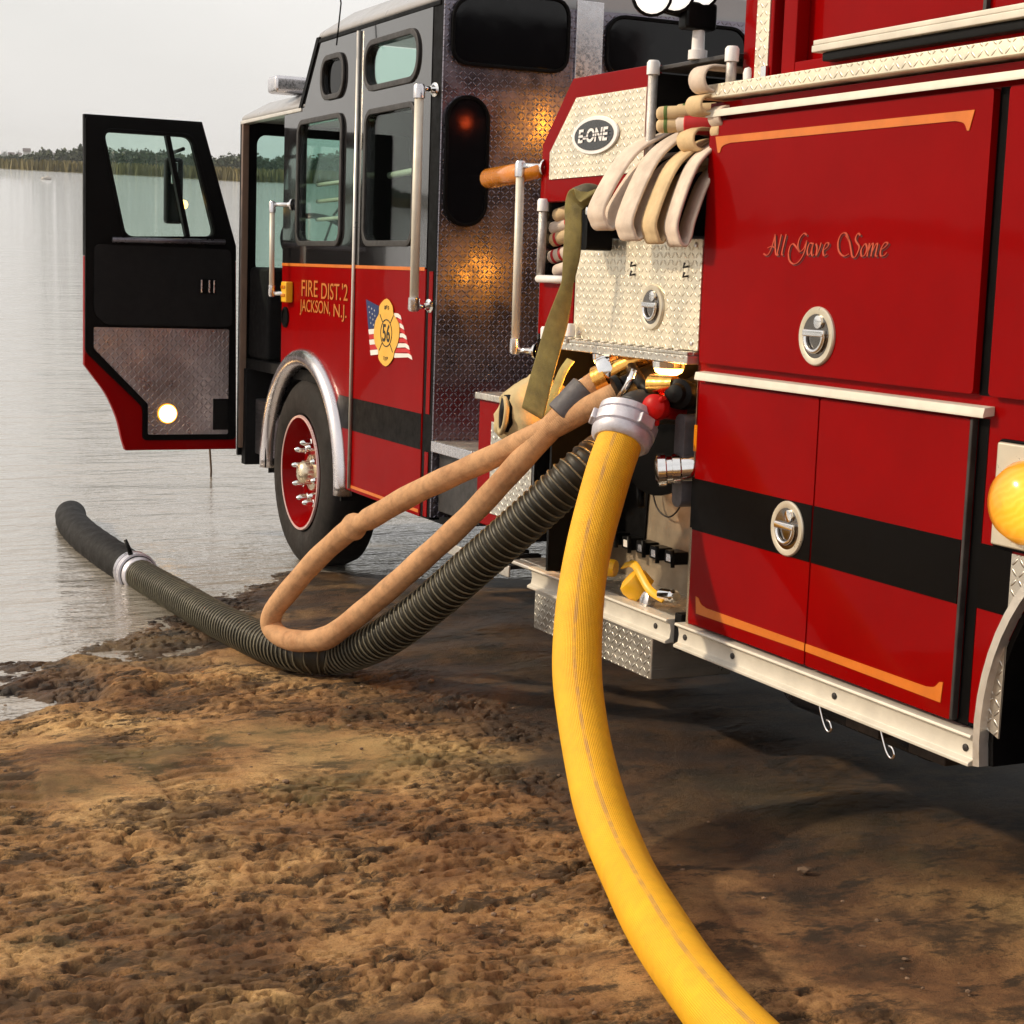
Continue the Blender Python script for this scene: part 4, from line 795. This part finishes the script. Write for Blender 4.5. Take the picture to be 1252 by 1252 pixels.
# side marker, rear arch
mk = box('lamp_plate', -.022, -.001, -1.80, -1.497, 1.02, 1.288, 'latch_face', truck, bevel=.006); frame_ring('gasket', rr(-1.80, -1.497, 1.02, 1.288, .01), .008, 'x', -.012, -.001, 'trim_black', mk)
lathe('amber_lens', (-.022, -1.625, 1.145), (-1, 0, 0), [(0, .108), (.02, .106), (.055, .085), (.075, .05), (.08, 0)], 'lamp_marker', mk, n=32)
fa = plate('arch_plate', [(-1.565, .515), (-1.565, .836), (-1.565, 1.005), (-2.735, 1.005), (-2.735, .515)] + ringarc(RY, WZ, .632, 180, 0, 24), [], 'x', -.006, -.001, 'tread_side', truck)
plate('arch_trim', ringarc(RY, WZ, .655, -9, 189, 36) + ringarc(RY, WZ, .63, 189, -9, 36), [], 'x', -.03, .12, 'alu', truck)
plate('arch_liner', ringarc(RY, WZ, .628, -9, 189, 36) + ringarc(RY, WZ, .61, 189, -9, 36), [], 'x', .0, .8, 'black', truck)
for y in (-.785, -1.085):
    tube('rail_hook', cat([(-.005, y, .43), (-.008, y, .415), (-.010, y - .03, .365), (-.01, y - .055, .347), (-.01, y - .068, .36), (-.01, y - .058, .378), (-.01, y - .042, .38)], 6), .0038, 'chrome', truck, n=8)
for y in (-.86, -1.16):
    hb = box('strap_bracket', .05, .12, y - .07, y + .07, .36, .415, 'canvas_dark', truck) if 'canvas_dark' in MAT else None
mat('wet_rubber', (.030, .018, .012), .6, var=.5, vscale=12)
for y in (-.90, -1.20):
    hb = box('hanger', .06, .12, y - .085, y + .075, .355, .418, 'wet_rubber', truck, bevel=.006)
# hosebed wall above the cap
hw = plate('hosebed_wall', [(-.13, 2.304), (-.13, 3.2), (-4.0, 3.2), (-4.0, 2.304)], [], 'x', .07, .10, 'red', truck)
box('wall_post', .02, .069, -.205, -.128, 2.304, 3.2, 'red', hw); box('tread_strip', .012, .069, -.280, -.207, 2.304, 3.2, 'tread_cream', hw, bevel=.003); box('wall_post', .015, .069, -.302, -.282, 2.304, 3.2, 'red', hw); box('groove', .05, .069, -.345, -.304, 2.304, 3.2, 'trim_black', hw, bevel=0)
box('wall_post', .02, .069, -.42, -.347, 2.304, 3.2, 'red', hw); box('frame_rail', .02, .069, -3.9, -.421, 2.304, 2.345, 'red', hw)
box('extrusion', -.035, .03, -3.9, -.585, 2.352, 2.372, 'alu_white', hw, bevel=.003); box('extrusion', -.030, .03, -3.9, -.585, 2.373, 2.388, 'alu_white', hw, bevel=.003); box('under_rail', -.02, .05, -3.9, -.62, 2.325, 2.35, 'black', hw, bevel=.004)
box('door_seam', .055, .068, -1.245, -1.232, 2.39, 3.2, 'dark_steel', hw, bevel=0)
lathe('cap_knob', (.02, -.165, 2.303), (0, 0, 1), [(0, .016), (.03, .018), (.045, .014), (.05, 0)], 'white_cap', truck, n=12); box('cap_clip', .0, .012, -.29, -.262, 2.303, 2.345, 'chrome', truck, bevel=.003)
box('hosebed_floor', .1, 2.3, -4.0, -.1, 2.28, 2.32, 'interior', truck, bevel=0); box('hosebed_front', .07, 2.3, -.13, -.10, 2.32, 3.2, 'black', truck, bevel=0)
box('body_right_wall', 2.3, 2.33, -4.0, -.1, 2.3, 3.2, 'red', truck, bevel=0)
# telescoping scene lights
q = onY(847, 60, .12); lt = lathe('light_tower', (q[0] + .02, .12, 2.40), (0, 0, 1), [(0, .032), (.03, .032), (.032, .022), (.12, .020), (.125, .012), (.19, .012)], 'white_cap', truck, n=14)
bz = onY(850, 22, .12); box('lamp_bracket', bz[0] - .05, bz[0] + .07, .09, .15, bz[2] - .04, bz[2] + .05, 'black', lt, bevel=.012)
for px, py in ((803, 4), (831, 0), (861, -4)):
    q = onY(px, py, .10); l_ = lathe('flood_lamp', q + [0, .05, .03], (-.3, -.85, -.12), [(-.02, .02), (.0, .055), (.04, .068), (.055, .068), (.057, .060)], 'black', lt, n=20); lathe('lens', q + [0, .05, .03] + .056 * np.array([-.33, -.93, -.13]), (-.3, -.85, -.12), [(0, .059), (.01, .05), (.016, 0)], 'lamp_white', l_, n=20); tube('stem', [q + [0, .06, .0], bz], .012, 'black', l_, n=8)
# amber pipe end on the pump front, warning lamps that glow on the cab wall
tube('amber_handle', [(-.02, 1.24, 2.075), (-.03, 1.45, 2.072), (-.03, 1.70, 2.062)], lambda s: .026 + .016 * min(s / .15, 1), 'amber_off', truck, n=14)
def mirrored_lamp(px, py, yl, m, r):
    p = onY(px, py, 2.29); d = p - CC; d = d / d[1]; e = p + np.array([d[0], -1, d[2]]) * (2.29 - yl); return e
for (px, py, r, m, k) in ((585, 333, .036, 'lamp_warning', 5.), (662, 152, .040, 'lamp_warning', 5.), (568, 150, .03, 'lamp_red', 2.)):
    e = mirrored_lamp(px, py, 1.30, m, r); wl_ = lathe('warning_lamp', (e[0], 1.25, e[2]), (0, 1, 0), [(0, r * 1.15), (.03, r * 1.15), (.032, r)], 'black', truck, n=20); lathe('lens', (e[0], 1.282, e[2]), (0, 1, 0), [(0, r), (.02, r * .8), (.03, 0)], m, wl_, n=20)
# chassis
for x in (.75, 1.55): box('chassis_rail', x, x + .1, -4.0, 5.2, .62, .88, 'dark_steel', truck)
box('underbody', .2, 2.3, -1.5, 1.2, .46, .5, 'black', truck, bevel=0); box('underbody', .2, 2.3, -4.0, -2.8, .46, .5, 'black', truck, bevel=0); box('cab_underside', .1, 2.35, 2.3, 3.4, .5, .56, 'black', truck, bevel=0)
box('engine', .8, 1.6, 3.2, 5.2, .42, 1.03, 'black', truck, bevel=.03); box('right_skirt', 2.3, 2.42, -1.4, 3.4, .30, .56, 'black', truck, bevel=0)
lathe('axle', (.2, WY, .5), (1, 0, 0), [(0, .09), (2, .09)], 'black', truck); lathe('axle', (.3, RY, .5), (1, 0, 0), [(0, .12), (1.7, .12)], 'black', truck)
lathe('air_tank', (.45, -.85, .33), (0, 1, 0), [(0, .02), (.02, .10), (.05, .13), (.75, .13), (.78, .10), (.8, .02)], 'tank', truck, n=28)
box('fuel_tank', .9, 1.9, -1.3, .9, .24, .46, 'black', truck, bevel=.03); box('pump_gearbox', .7, 1.5, .2, 1.9, .25, .6, 'black', truck, bevel=.04)
for y in (1.5, 1.62, 1.74, 1.86, 1.98): box('step_grating', .0, .3, y, y + .035, .44, .455, 'dark_steel', truck, bevel=0)
box('grating_edge', -.01, .0, 1.42, 2.1, .42, .47, 'alu', truck)

# ================================================================== HOSES AND LOOSE GEAR
# --- hard suction hose with black rubber foot
def onW(x, y, h):
    d = MWn @ ray(x, y); s = (ZW + h - CAMW[2]) / d[2]; return CC + ray(x, y) * s
sp = [onW(86, 626, .05), onW(89, 640, .05), onW(106, 658, .05), onW(137, 681, .05), onG(166, 700, .09), onG(215, 728, .085), onG(270, 760, .085), onG(325, 786, .085), onG(372, 799, .088), onG(416, 800, .09)]
sp += [at(470, 779, -.56), at(530, 735, -.46), at(590, 683, -.36), at(650, 630, -.25), at(705, 580, -.13), at(742, 552, .0), at(762, 540, .14), at(775, 535, .28)]
SP = np.array(cat(sp, 10)); SPd = np.r_[0, np.cumsum(np.linalg.norm(np.diff(SP, axis=0), axis=1))]
def cut(a, b): 
    s = np.linspace(a, b, max(4, int((b - a) / .03))); return np.stack([np.interp(s, SPd, SP[:, i]) for i in range(3)], 1)
ic = int(4 * 10); sc_ = SPd[ic]; s0 = 0.
suc = thing('suction_hose', onG(330, 800, 0), 'black ribbed suction hose with a rubber end lying in the shallows', 'suction hose')
tube('rubber_end', cut(s0, sc_ + .05), lambda s: .098 * (1 - .5 * sstep(.12, 0, s) ** 2) - .006 * sstep(1.2, .2, s), 'rubber', suc, n=28, rfun=lambda s, a: 1 + .012 * math.sin(s * 40 + 2 * a))
hp_ = cut(sc_, SPd[-1]); tube('hose_body', hp_, .068, 'hose_black', suc, n=24) if 'hose_black' in MAT else None
mat('hose_black', (.018, .015, .009), .5, var=.5, vscale=7, spec=.35); mat('coil_worn', (.13, .115, .075), .5, var=.5, vscale=9)
pr, ss = resample(hp_, .006); PIT = .031
tube('hose_body', pr, lambda s: .0755 + .0060 * (.5 + .5 * math.cos(2 * PI * s / PIT)), 'hose_black', suc, n=26)
hx, hs = resample(hp_, .0016); T_, U_, B_ = frames(hx); ph = 2 * PI * hs / PIT; rc_ = .0812; HX = hx + (U_ * np.cos(ph)[:, None] + B_ * np.sin(ph)[:, None]) * rc_
tube('wire_coil', HX, .0036, 'coil_worn', suc, n=5)
cpd = cut(sc_ - .06, sc_ + .14); d = cpd[-1] - cpd[0]; d /= np.linalg.norm(d); o0 = cpd[0]
cpl = lathe('coupling', o0, d, [(-.01, .092), (.0, .104), (.035, .106), (.04, .096), (.055, .096), (.06, .108), (.10, .108), (.105, .094), (.135, .092), (.145, .084)], 'storz', suc, n=32)
for k in range(2):
    a = k * PI + 1.25; u_ = np.cross(d, [0, 0, 1.]); u_ /= np.linalg.norm(u_); v_ = np.cross(u_, d); e = u_ * math.cos(a) + v_ * math.sin(a); b_ = o0 + d * .08
    tube('handle_lug', [b_ + e * .10, b_ + e * .14, b_ + e * .19 - d * .015], lambda s: .014 - .05 * s, 'black' if k == 0 else 'storz', cpl, n=8)
for k in (.012, .075): lathe('band', o0 + d * k, d, [(0, .1085), (.010, .1095), (.012, .107)], 'chrome_satin', cpl, n=32)

# --- tan discharge hose, looped back on itself
t1 = [at(735, 464, -.07), at(712, 482, -.12), at(690, 505, -.18), at(640, 560, -.28), at(575, 630, -.40), at(510, 690, -.53), at(455, 738, -.63), at(415, 770, -.70), at(395, 781, -.74), at(368, 784, -.80), at(345, 779, -.84), at(332, 766, -.86), at(334, 748, -.86), at(352, 724, -.82), at(385, 686, -.74), at(415, 658, -.68), at(433, 644, -.65), at(452, 634, -.62), at(505, 604, -.52), at(560, 578, -.42), at(612, 554, -.32), at(660, 530, -.24), at(710, 504, -.14), at(758, 481, -.03), at(790, 468, .2)]
TP = np.array(cat(t1, 8)); Td = np.r_[0, np.cumsum(np.linalg.norm(np.diff(TP, axis=0), axis=1))]; sk = [Td[8 * 8], Td[16 * 8], Td[11 * 8]]
def tr_(s): return .045 + .011 * math.exp(-((s - sk[1]) / .028) ** 2) - .008 * math.exp(-((s - sk[1] - .06) / .025) ** 2) + .004 * math.exp(-((s - sk[0]) / .05) ** 2) + .001 * math.sin(s * 31)
tan = thing('discharge_hose', onG(350, 800, 0), 'tan canvas hose doubled back in a tight loop over the suction hose', 'hose')
tube('jacket', TP, tr_, 'tan_hose', tan, n=24, step=.012, rfun=lambda s, a: 1 + .05 * math.exp(-((s - sk[1]) / .03) ** 2) * math.cos(2 * a) + .03 * math.exp(-((s - sk[2]) / .12) ** 2) * math.cos(2 * a + 1))
c = at(702, 491, -.145); d = np.array(t1[1]) - np.array(t1[2]); lathe('collar', c - d / np.linalg.norm(d) * .075, d, [(0, .050), (.004, .060), (.135, .061), (.14, .052), (.142, .03)], 'collar', tan, n=28)

# --- yellow large-diameter supply hose
yp = [(765, 520, 5.93), (748, 566, 5.86), (735, 610, 5.82), (722, 660, 5.74), (712, 715, 5.64), (707, 770, 5.55), (706, 825, 5.45), (712, 880, 5.33), (722, 935, 5.18), (736, 990, 5.00), (757, 1045, 4.80), (784, 1100, 4.60), (817, 1155, 4.38), (856, 1210, 4.16), (905, 1268, 3.93), (985, 1345, 3.62), (1090, 1440, 3.3), (1200, 1530, 3.02)]
YP = [CC + ray(x, y) * dep for x, y, dep in yp[:10]] + [onG(757, 1045, .082)] + [onG(x, y, .076) for x, y, dep in yp[11:]]
yel = thing('supply_hose', onG(860, 1215, 0), 'thick yellow supply hose arching from the pump down to the sand', 'hose')
YS = cat(YP, 10); _p, _s = resample(YS, .02); _t, _u, _b = frames(_p); _i = len(_p) // 3; _v = CC - _p[_i]; LV0 = (math.atan2(_v @ _b[_i], _v @ _u[_i]) / (2 * PI)) % 1.0
hosemat('yellow_hose', (.80, .41, .003), (.77, .37, .003), line=(LV0, .012, (.46, .24, .06)), stain=.08)
tube('jacket', YS, lambda s: .0775 + .0015 * math.sin(s * 9), 'yellow_hose', yel, n=36, step=.02, rfun=lambda s, a: 1 + .008 * math.sin(5 * a + s * 2))
d = np.array(YP[0]) - np.array(YP[2]); d /= np.linalg.norm(d); c = np.array(YP[0]) - d * .075
cq = lathe('coupling', c, d, [(0, .080), (.0, .090), (.012, .104), (.036, .108), (.040, .100), (.046, .100), (.050, .110), (.086, .112), (.092, .098), (.097, .098), (.100, .106), (.122, .106), (.130, .09), (.14, .06)], 'storz', yel, n=40)
for k in range(3):
    a = k * 2 * PI / 3 + .5; u_ = np.cross(d, [0, 1., 0]); u_ /= np.linalg.norm(u_); v_ = np.cross(u_, d); e = u_ * math.cos(a) + v_ * math.sin(a); t_ = np.cross(d, e); b_ = c + d * .068 + e * .110
    V = [b_ + d * x * .02 + t_ * y * .03 + e * z for z in (-.004, .014) for x in (-1, 1) for y in (-1, 1)]; add('lug', V, [(0, 1, 3, 2), (4, 6, 7, 5), (0, 4, 5, 1), (2, 3, 7, 6), (0, 2, 6, 4), (1, 5, 7, 3)], 'storz', cq, bevel=.005)
tube('pump_elbow', cat([c + d * .12, c + d * .15 + np.array([.06, 0, 0]), np.array([.29, c[1] + d[1] * .12 + .02, c[2] + d[2] * .14])], 6), .062, 'dark_steel', truck, n=24)

# --- flaked hose hanging out of the crosslay
fh = thing('folded_hose', (.1, .2, 1.82), 'flat cream hose flaked into loops hanging over the tread plate panel', 'hose')
for i, (y, x0, zt, xb, zb, w_, ri) in enumerate([(.385, .10, 2.205, -.205, 1.865, .100, .040), (.265, .12, 2.19, -.160, 1.83, .118, .032), (.150, .10, 2.15, -.130, 1.822, .118, .028), (.030, .10, 2.15, -.115, 1.815, .135, .034)]):
    g = ri * 1.15; mid = (xb * .52, y, (zt + zb) / 2 + .055)
    P = cat([(x0 + .15, y, zt - .03), (x0, y, zt - .005), (.02, y, zt - .035), mid, (xb - .006, y, zb + .055), (xb, y, zb - .005), (xb + g * .5, y, zb - .026), (xb + g * 1.1, y, zb - .004), (xb + g * 1.5, y, zb + .06), (mid[0] + g * 1.4, y, mid[2] - .035), (.045 + g * .4, y, zt - .10), (.16, y, zt - .12)], 7)
    V, F = bandm(P, (0.12 * (i - 1), 1, 0), w_, .014); add('loop', V, F, 'hose_white' if i != 2 else 'hose_tanish', fh, smooth=True)
for i, (px, py, y, R_, w_, m) in enumerate([(852, 96, -.02, .040, .10, 'hose_white'), (848, 128, -.0, .028, .10, 'hose_tanish'), (873, 142, -.06, .030, .07, 'hose_white'), (874, 160, -.05, .018, .05, 'hose_tanish'), (838, 170, .10, .034, .11, 'hose_tanish')]):
    q = onY(px, py, y); P = [(q[0] + .22, y, q[2] + R_), (q[0] + .1, y, q[2] + R_)] + [(q[0] + R_ * 1.0 - R_ * math.sin(t), y, q[2] + R_ * math.cos(t)) for t in np.linspace(0, PI, 11)] + [(q[0] + .1, y, q[2] - R_), (q[0] + .22, y, q[2] - R_)]
    V, F = bandm(P, (0, 1, 0), w_, .011); add('fold', V, F, m, fh, smooth=True)
# small attack lines with stripes, folded behind the post and in the side locker
def striped(name, pts, label, group, cat_, mats):
    t_ = thing(name, pts[0][0], label, cat_, group)
    for p, d_, L, r, stripes, m in pts:
        d_ = np.array(d_, float) / np.linalg.norm(d_); p = np.array(p, float); e = lathe('fold', p, -d_, [(-L, r), (-.01, r), (0, r * .93), (.008, r * .6), (.011, 0)], m, t_, n=16)
        for s_ in stripes: lathe('stripe', p + d_ * s_, d_, [(0, r * 1.02), (.001, r * 1.04), (.011, r * 1.04), (.012, r * 1.02)], mats, e, n=16)
pts = []
for px, py in ((806, 139), (829, 136), (806, 154)): q = onY(px, py, .20); pts.append((q, (.75, -.62, .05), .13, .024, (.018,), 'hose_tanish'))
striped('striped_hose', pts, 'small cream hose folds with green stripes inside the crosslay', None, 'hose', 'hose_green')
q = onY(828, 152, .16); q2 = onY(840, 158, .10); rs = thing('wrapped_hose', q, 'hose end wrapped in red tape beside the green-striped folds', 'hose'); lathe('end', q, (-.75, .62, 0), [(-.10, .028), (-.005, .028), (.005, .02), (.008, 0)], 'hose_white', rs, n=16); lathe('red_tape', q + [.02, -.016, 0], (.75, -.62, .02), [(0, .030), (.004, .034), (.14, .038), (.145, .02)], 'hose_red', rs, n=16)
pts = []
for (px, py, m, s_) in ((690, 262, 'hose_tanish', ()), (686, 278, 'hose_white', (.075,)), (686, 292, 'hose_tanish', (.018, .085)), (684, 313, 'hose_white', (.015, .05)), (690, 330, 'hose_white', ())): q = onX(px - 10, py + 2, .03); pts.append((q, (.45, -.85, .28), .16, .027, s_, m))
striped('locker_hose', pts, 'cream hose folds with red stripes in the narrow side locker', None, 'hose', 'hose_red')
# nozzle with black shroud, and the olive strap
nz_ = thing('hose_nozzle', at(722, 240, -.05), 'olive nozzle with a black shroud hung on the pump panel corner', 'nozzle')
tube('body', cat([at(742, 250, .02), at(732, 241, -.06), at(718, 236, -.12), at(706, 241, -.13)], 6), lambda s: .040 - .06 * s * 0, 'olive_dark', nz_, n=18) if 'olive_dark' in MAT else None
mat('olive_dark', (.075, .062, .034), .7, var=.4, vscale=20, bump=.4, bscale=120)
tube('body', cat([at(746, 252, .03), at(735, 243, -.05), at(720, 237, -.11), at(706, 241, -.13)], 6), .038, 'olive_dark', nz_, n=18)
a, b = at(722, 258, -.085), at(720, 306, -.085); V, F = platem(rr(a[1] - .075, a[1] + .055, b[2], a[2], .015), [], 'x', -.135, -.03); add('shroud', V, F, 'black', nz_, bevel=.01); lathe('ring', at(719, 258, -.14), (-1, 0, 0), [(0, .014), (.006, .014), (.008, .006)], 'chrome', nz_, n=12)
ol = thing('webbing_strap', at(652, 512, -.2), 'long olive webbing strap hanging from the nozzle down past the shelf', 'strap')
P = cat([at(722, 240, -.155), at(712, 239, -.160), at(702, 250, -.162), at(701, 280, -.160), at(699, 310, -.158), at(694, 345, -.160), at(684, 385, -.170), at(671, 430, -.185), at(660, 470, -.195), at(651, 506, -.20)], 6); n_ = len(P); k = np.linspace(0, 1, n_)
wid = np.interp(k, [0, .2, .45, .56, .7, 1], [.075, .085, .070, .045, .085, .115]); ang = np.interp(k, [0, .3, .5, .62, .8, 1], [0, .15, .55, .8, .25, .1]); wd = np.stack([.30 + np.sin(ang) * .9, -np.cos(ang), 0 * ang], 1)
V, F = bandm(P, wd, wid, .006); fmi = [1 if (i // 8) < n_ * .42 else 0 for i in range(len(F))]; add('webbing', V, F, 'olive_strap', ol, smooth=True)
P = cat([at(698, 440, -.06), at(688, 455, -.09), at(676, 485, -.12), at(664, 512, -.15)], 6); V, F = bandm(P, (.25, -1, 0), .05, .006); add('tail', V, F, 'olive_light', ol, smooth=True)
# canvas sling bag on the step
def sling():
    c = at(652, 503, -.04); o = thing('canvas_bag', c - [0, 0, .12], 'tan canvas bag slumped on the red step behind the hoses', 'bag')
    bm = bmesh.new(); bmesh.ops.create_uvsphere(bm, u_segments=36, v_segments=20, radius=1); V = []
    for v in bm.verts:
        x, y, z = v.co; k = 1 + .05 * math.sin(7 * x + 3 * z) + .04 * math.sin(9 * y - 5 * z) + .03 * math.sin(15 * z + 4 * x); bul = 1 + .25 * max(0, -z); V.append(c + np.array([x * .13 * k * bul, y * .18 * k * bul - .06 * z, z * .145 * k]))
    F = [tuple(v.index for v in f.verts) for f in bm.faces]; bm.free(); add('sack', V, F, 'canvas', o, smooth=True)
    e = c + np.array([-.128, -.05, .0]); tube('mouth', cat([e + [.0, .05, .055], e + [-.012, .0, .02], e + [-.012, .015, -.05], e + [.0, .08, -.085], e + [.008, .10, -.02]], 5, True), .011, 'canvas', o, n=8, caps=False)
    tube('opening', cat([e + [.03, .045, .05], e + [.015, .03, .0], e + [.03, .06, -.06]], 5), .042, 'black', o, n=12)
sling()
# yellow cap and strap in the tray
yc = thing('yellow_cap', at(776, 720, .04), 'yellow plastic cap with a loop strap lying in the running board tray', 'cap')
lathe('cap', at(775, 712, .05), (-.5, .3, .5), [(-.05, .055), (.0, .06), (.02, .052), (.03, .03), (.032, 0)], 'yellow_paint', yc, n=20); V, F = bandm(cat([at(762, 692, .06), at(775, 690, .04), at(785, 706, .03), at(795, 722, .03), at(812, 733, .03)], 6), (0.6, -.2, .8), .03, .006); add('strap', V, F, 'yellow_paint', yc, smooth=True)
lathe('ring', at(753, 695, .05), (-.6, .75, 0), [(0, .030), (.012, .034), (.03, .034), (.035, .02)], 'yellow_paint', yc, n=18); lathe('chrome_end', at(818, 728, .04), (0, -1, .1), [(-.05, .022), (0, .024), (.03, .024), (.035, .016), (.05, .016), (.052, 0)], 'chrome', yc, n=16)
lathe('buckle', at(790, 734, .03), (-1, 0, .2), [(-.02, .03), (.01, .03), (.014, .02)], 'chrome_satin', yc, n=14)

# ================================================================== the air over the lake
def haze():
    m = bpy.data.materials.new('haze_air'); m.use_nodes = True; t = m.node_tree; t.nodes.clear(); o = t.nodes.new('ShaderNodeOutputMaterial'); v = t.nodes.new('ShaderNodeVolumePrincipled')
    v.inputs['Color'].default_value = (.90, .93, .97, 1); v.inputs['Density'].default_value = .00020; v.inputs['Anisotropy'].default_value = .2; t.links.new(v.outputs[0], o.inputs['Volume']); MAT['haze_air'] = m
    V, F = boxm(-2700, 2700, -2700, 3300, -8, 40); ob = world_add('haze', V, F, 'haze_air'); setup(ob, 'thin pale haze hanging over the lake', 'haze', kind='stuff')
haze()
def pebbles():
    bm = bmesh.new(); r_ = np.random.default_rng(5); n = 0
    while n < 260:
        x, y = r_.uniform(-2.6, -.2), r_.uniform(-2.2, 2.6)
        if r_.random() > .35 + .65 * (math.sin(x * 3 + y * 2) > 0): continue
        q = float(r_.uniform(.003, .009) * (1.8 if r_.random() < .08 else 1)); mt = Matrix.Translation((x, y, float(Hs(x, y)) + q * .2)) @ Matrix.Rotation(r_.random() * 6.28, 4, 'Z') @ Matrix.Diagonal((q * r_.uniform(.8, 1.6), q * r_.uniform(.7, 1.2), q * r_.uniform(.4, .8), 1))
        bmesh.ops.create_icosphere(bm, subdivisions=1, radius=1, matrix=mt); n += 1
    me = bpy.data.meshes.new('pebbles'); bm.to_mesh(me); bm.free(); mat('pebble', (.16, .10, .06), .8, var=.5, vscale=15); me.materials.append(MAT['pebble']); o = bpy.data.objects.new('pebbles', me); place(o, None, (0, 0, 0)); setup(o, 'scattered small brown pebbles on the sand', 'pebbles', kind='stuff')
pebbles()
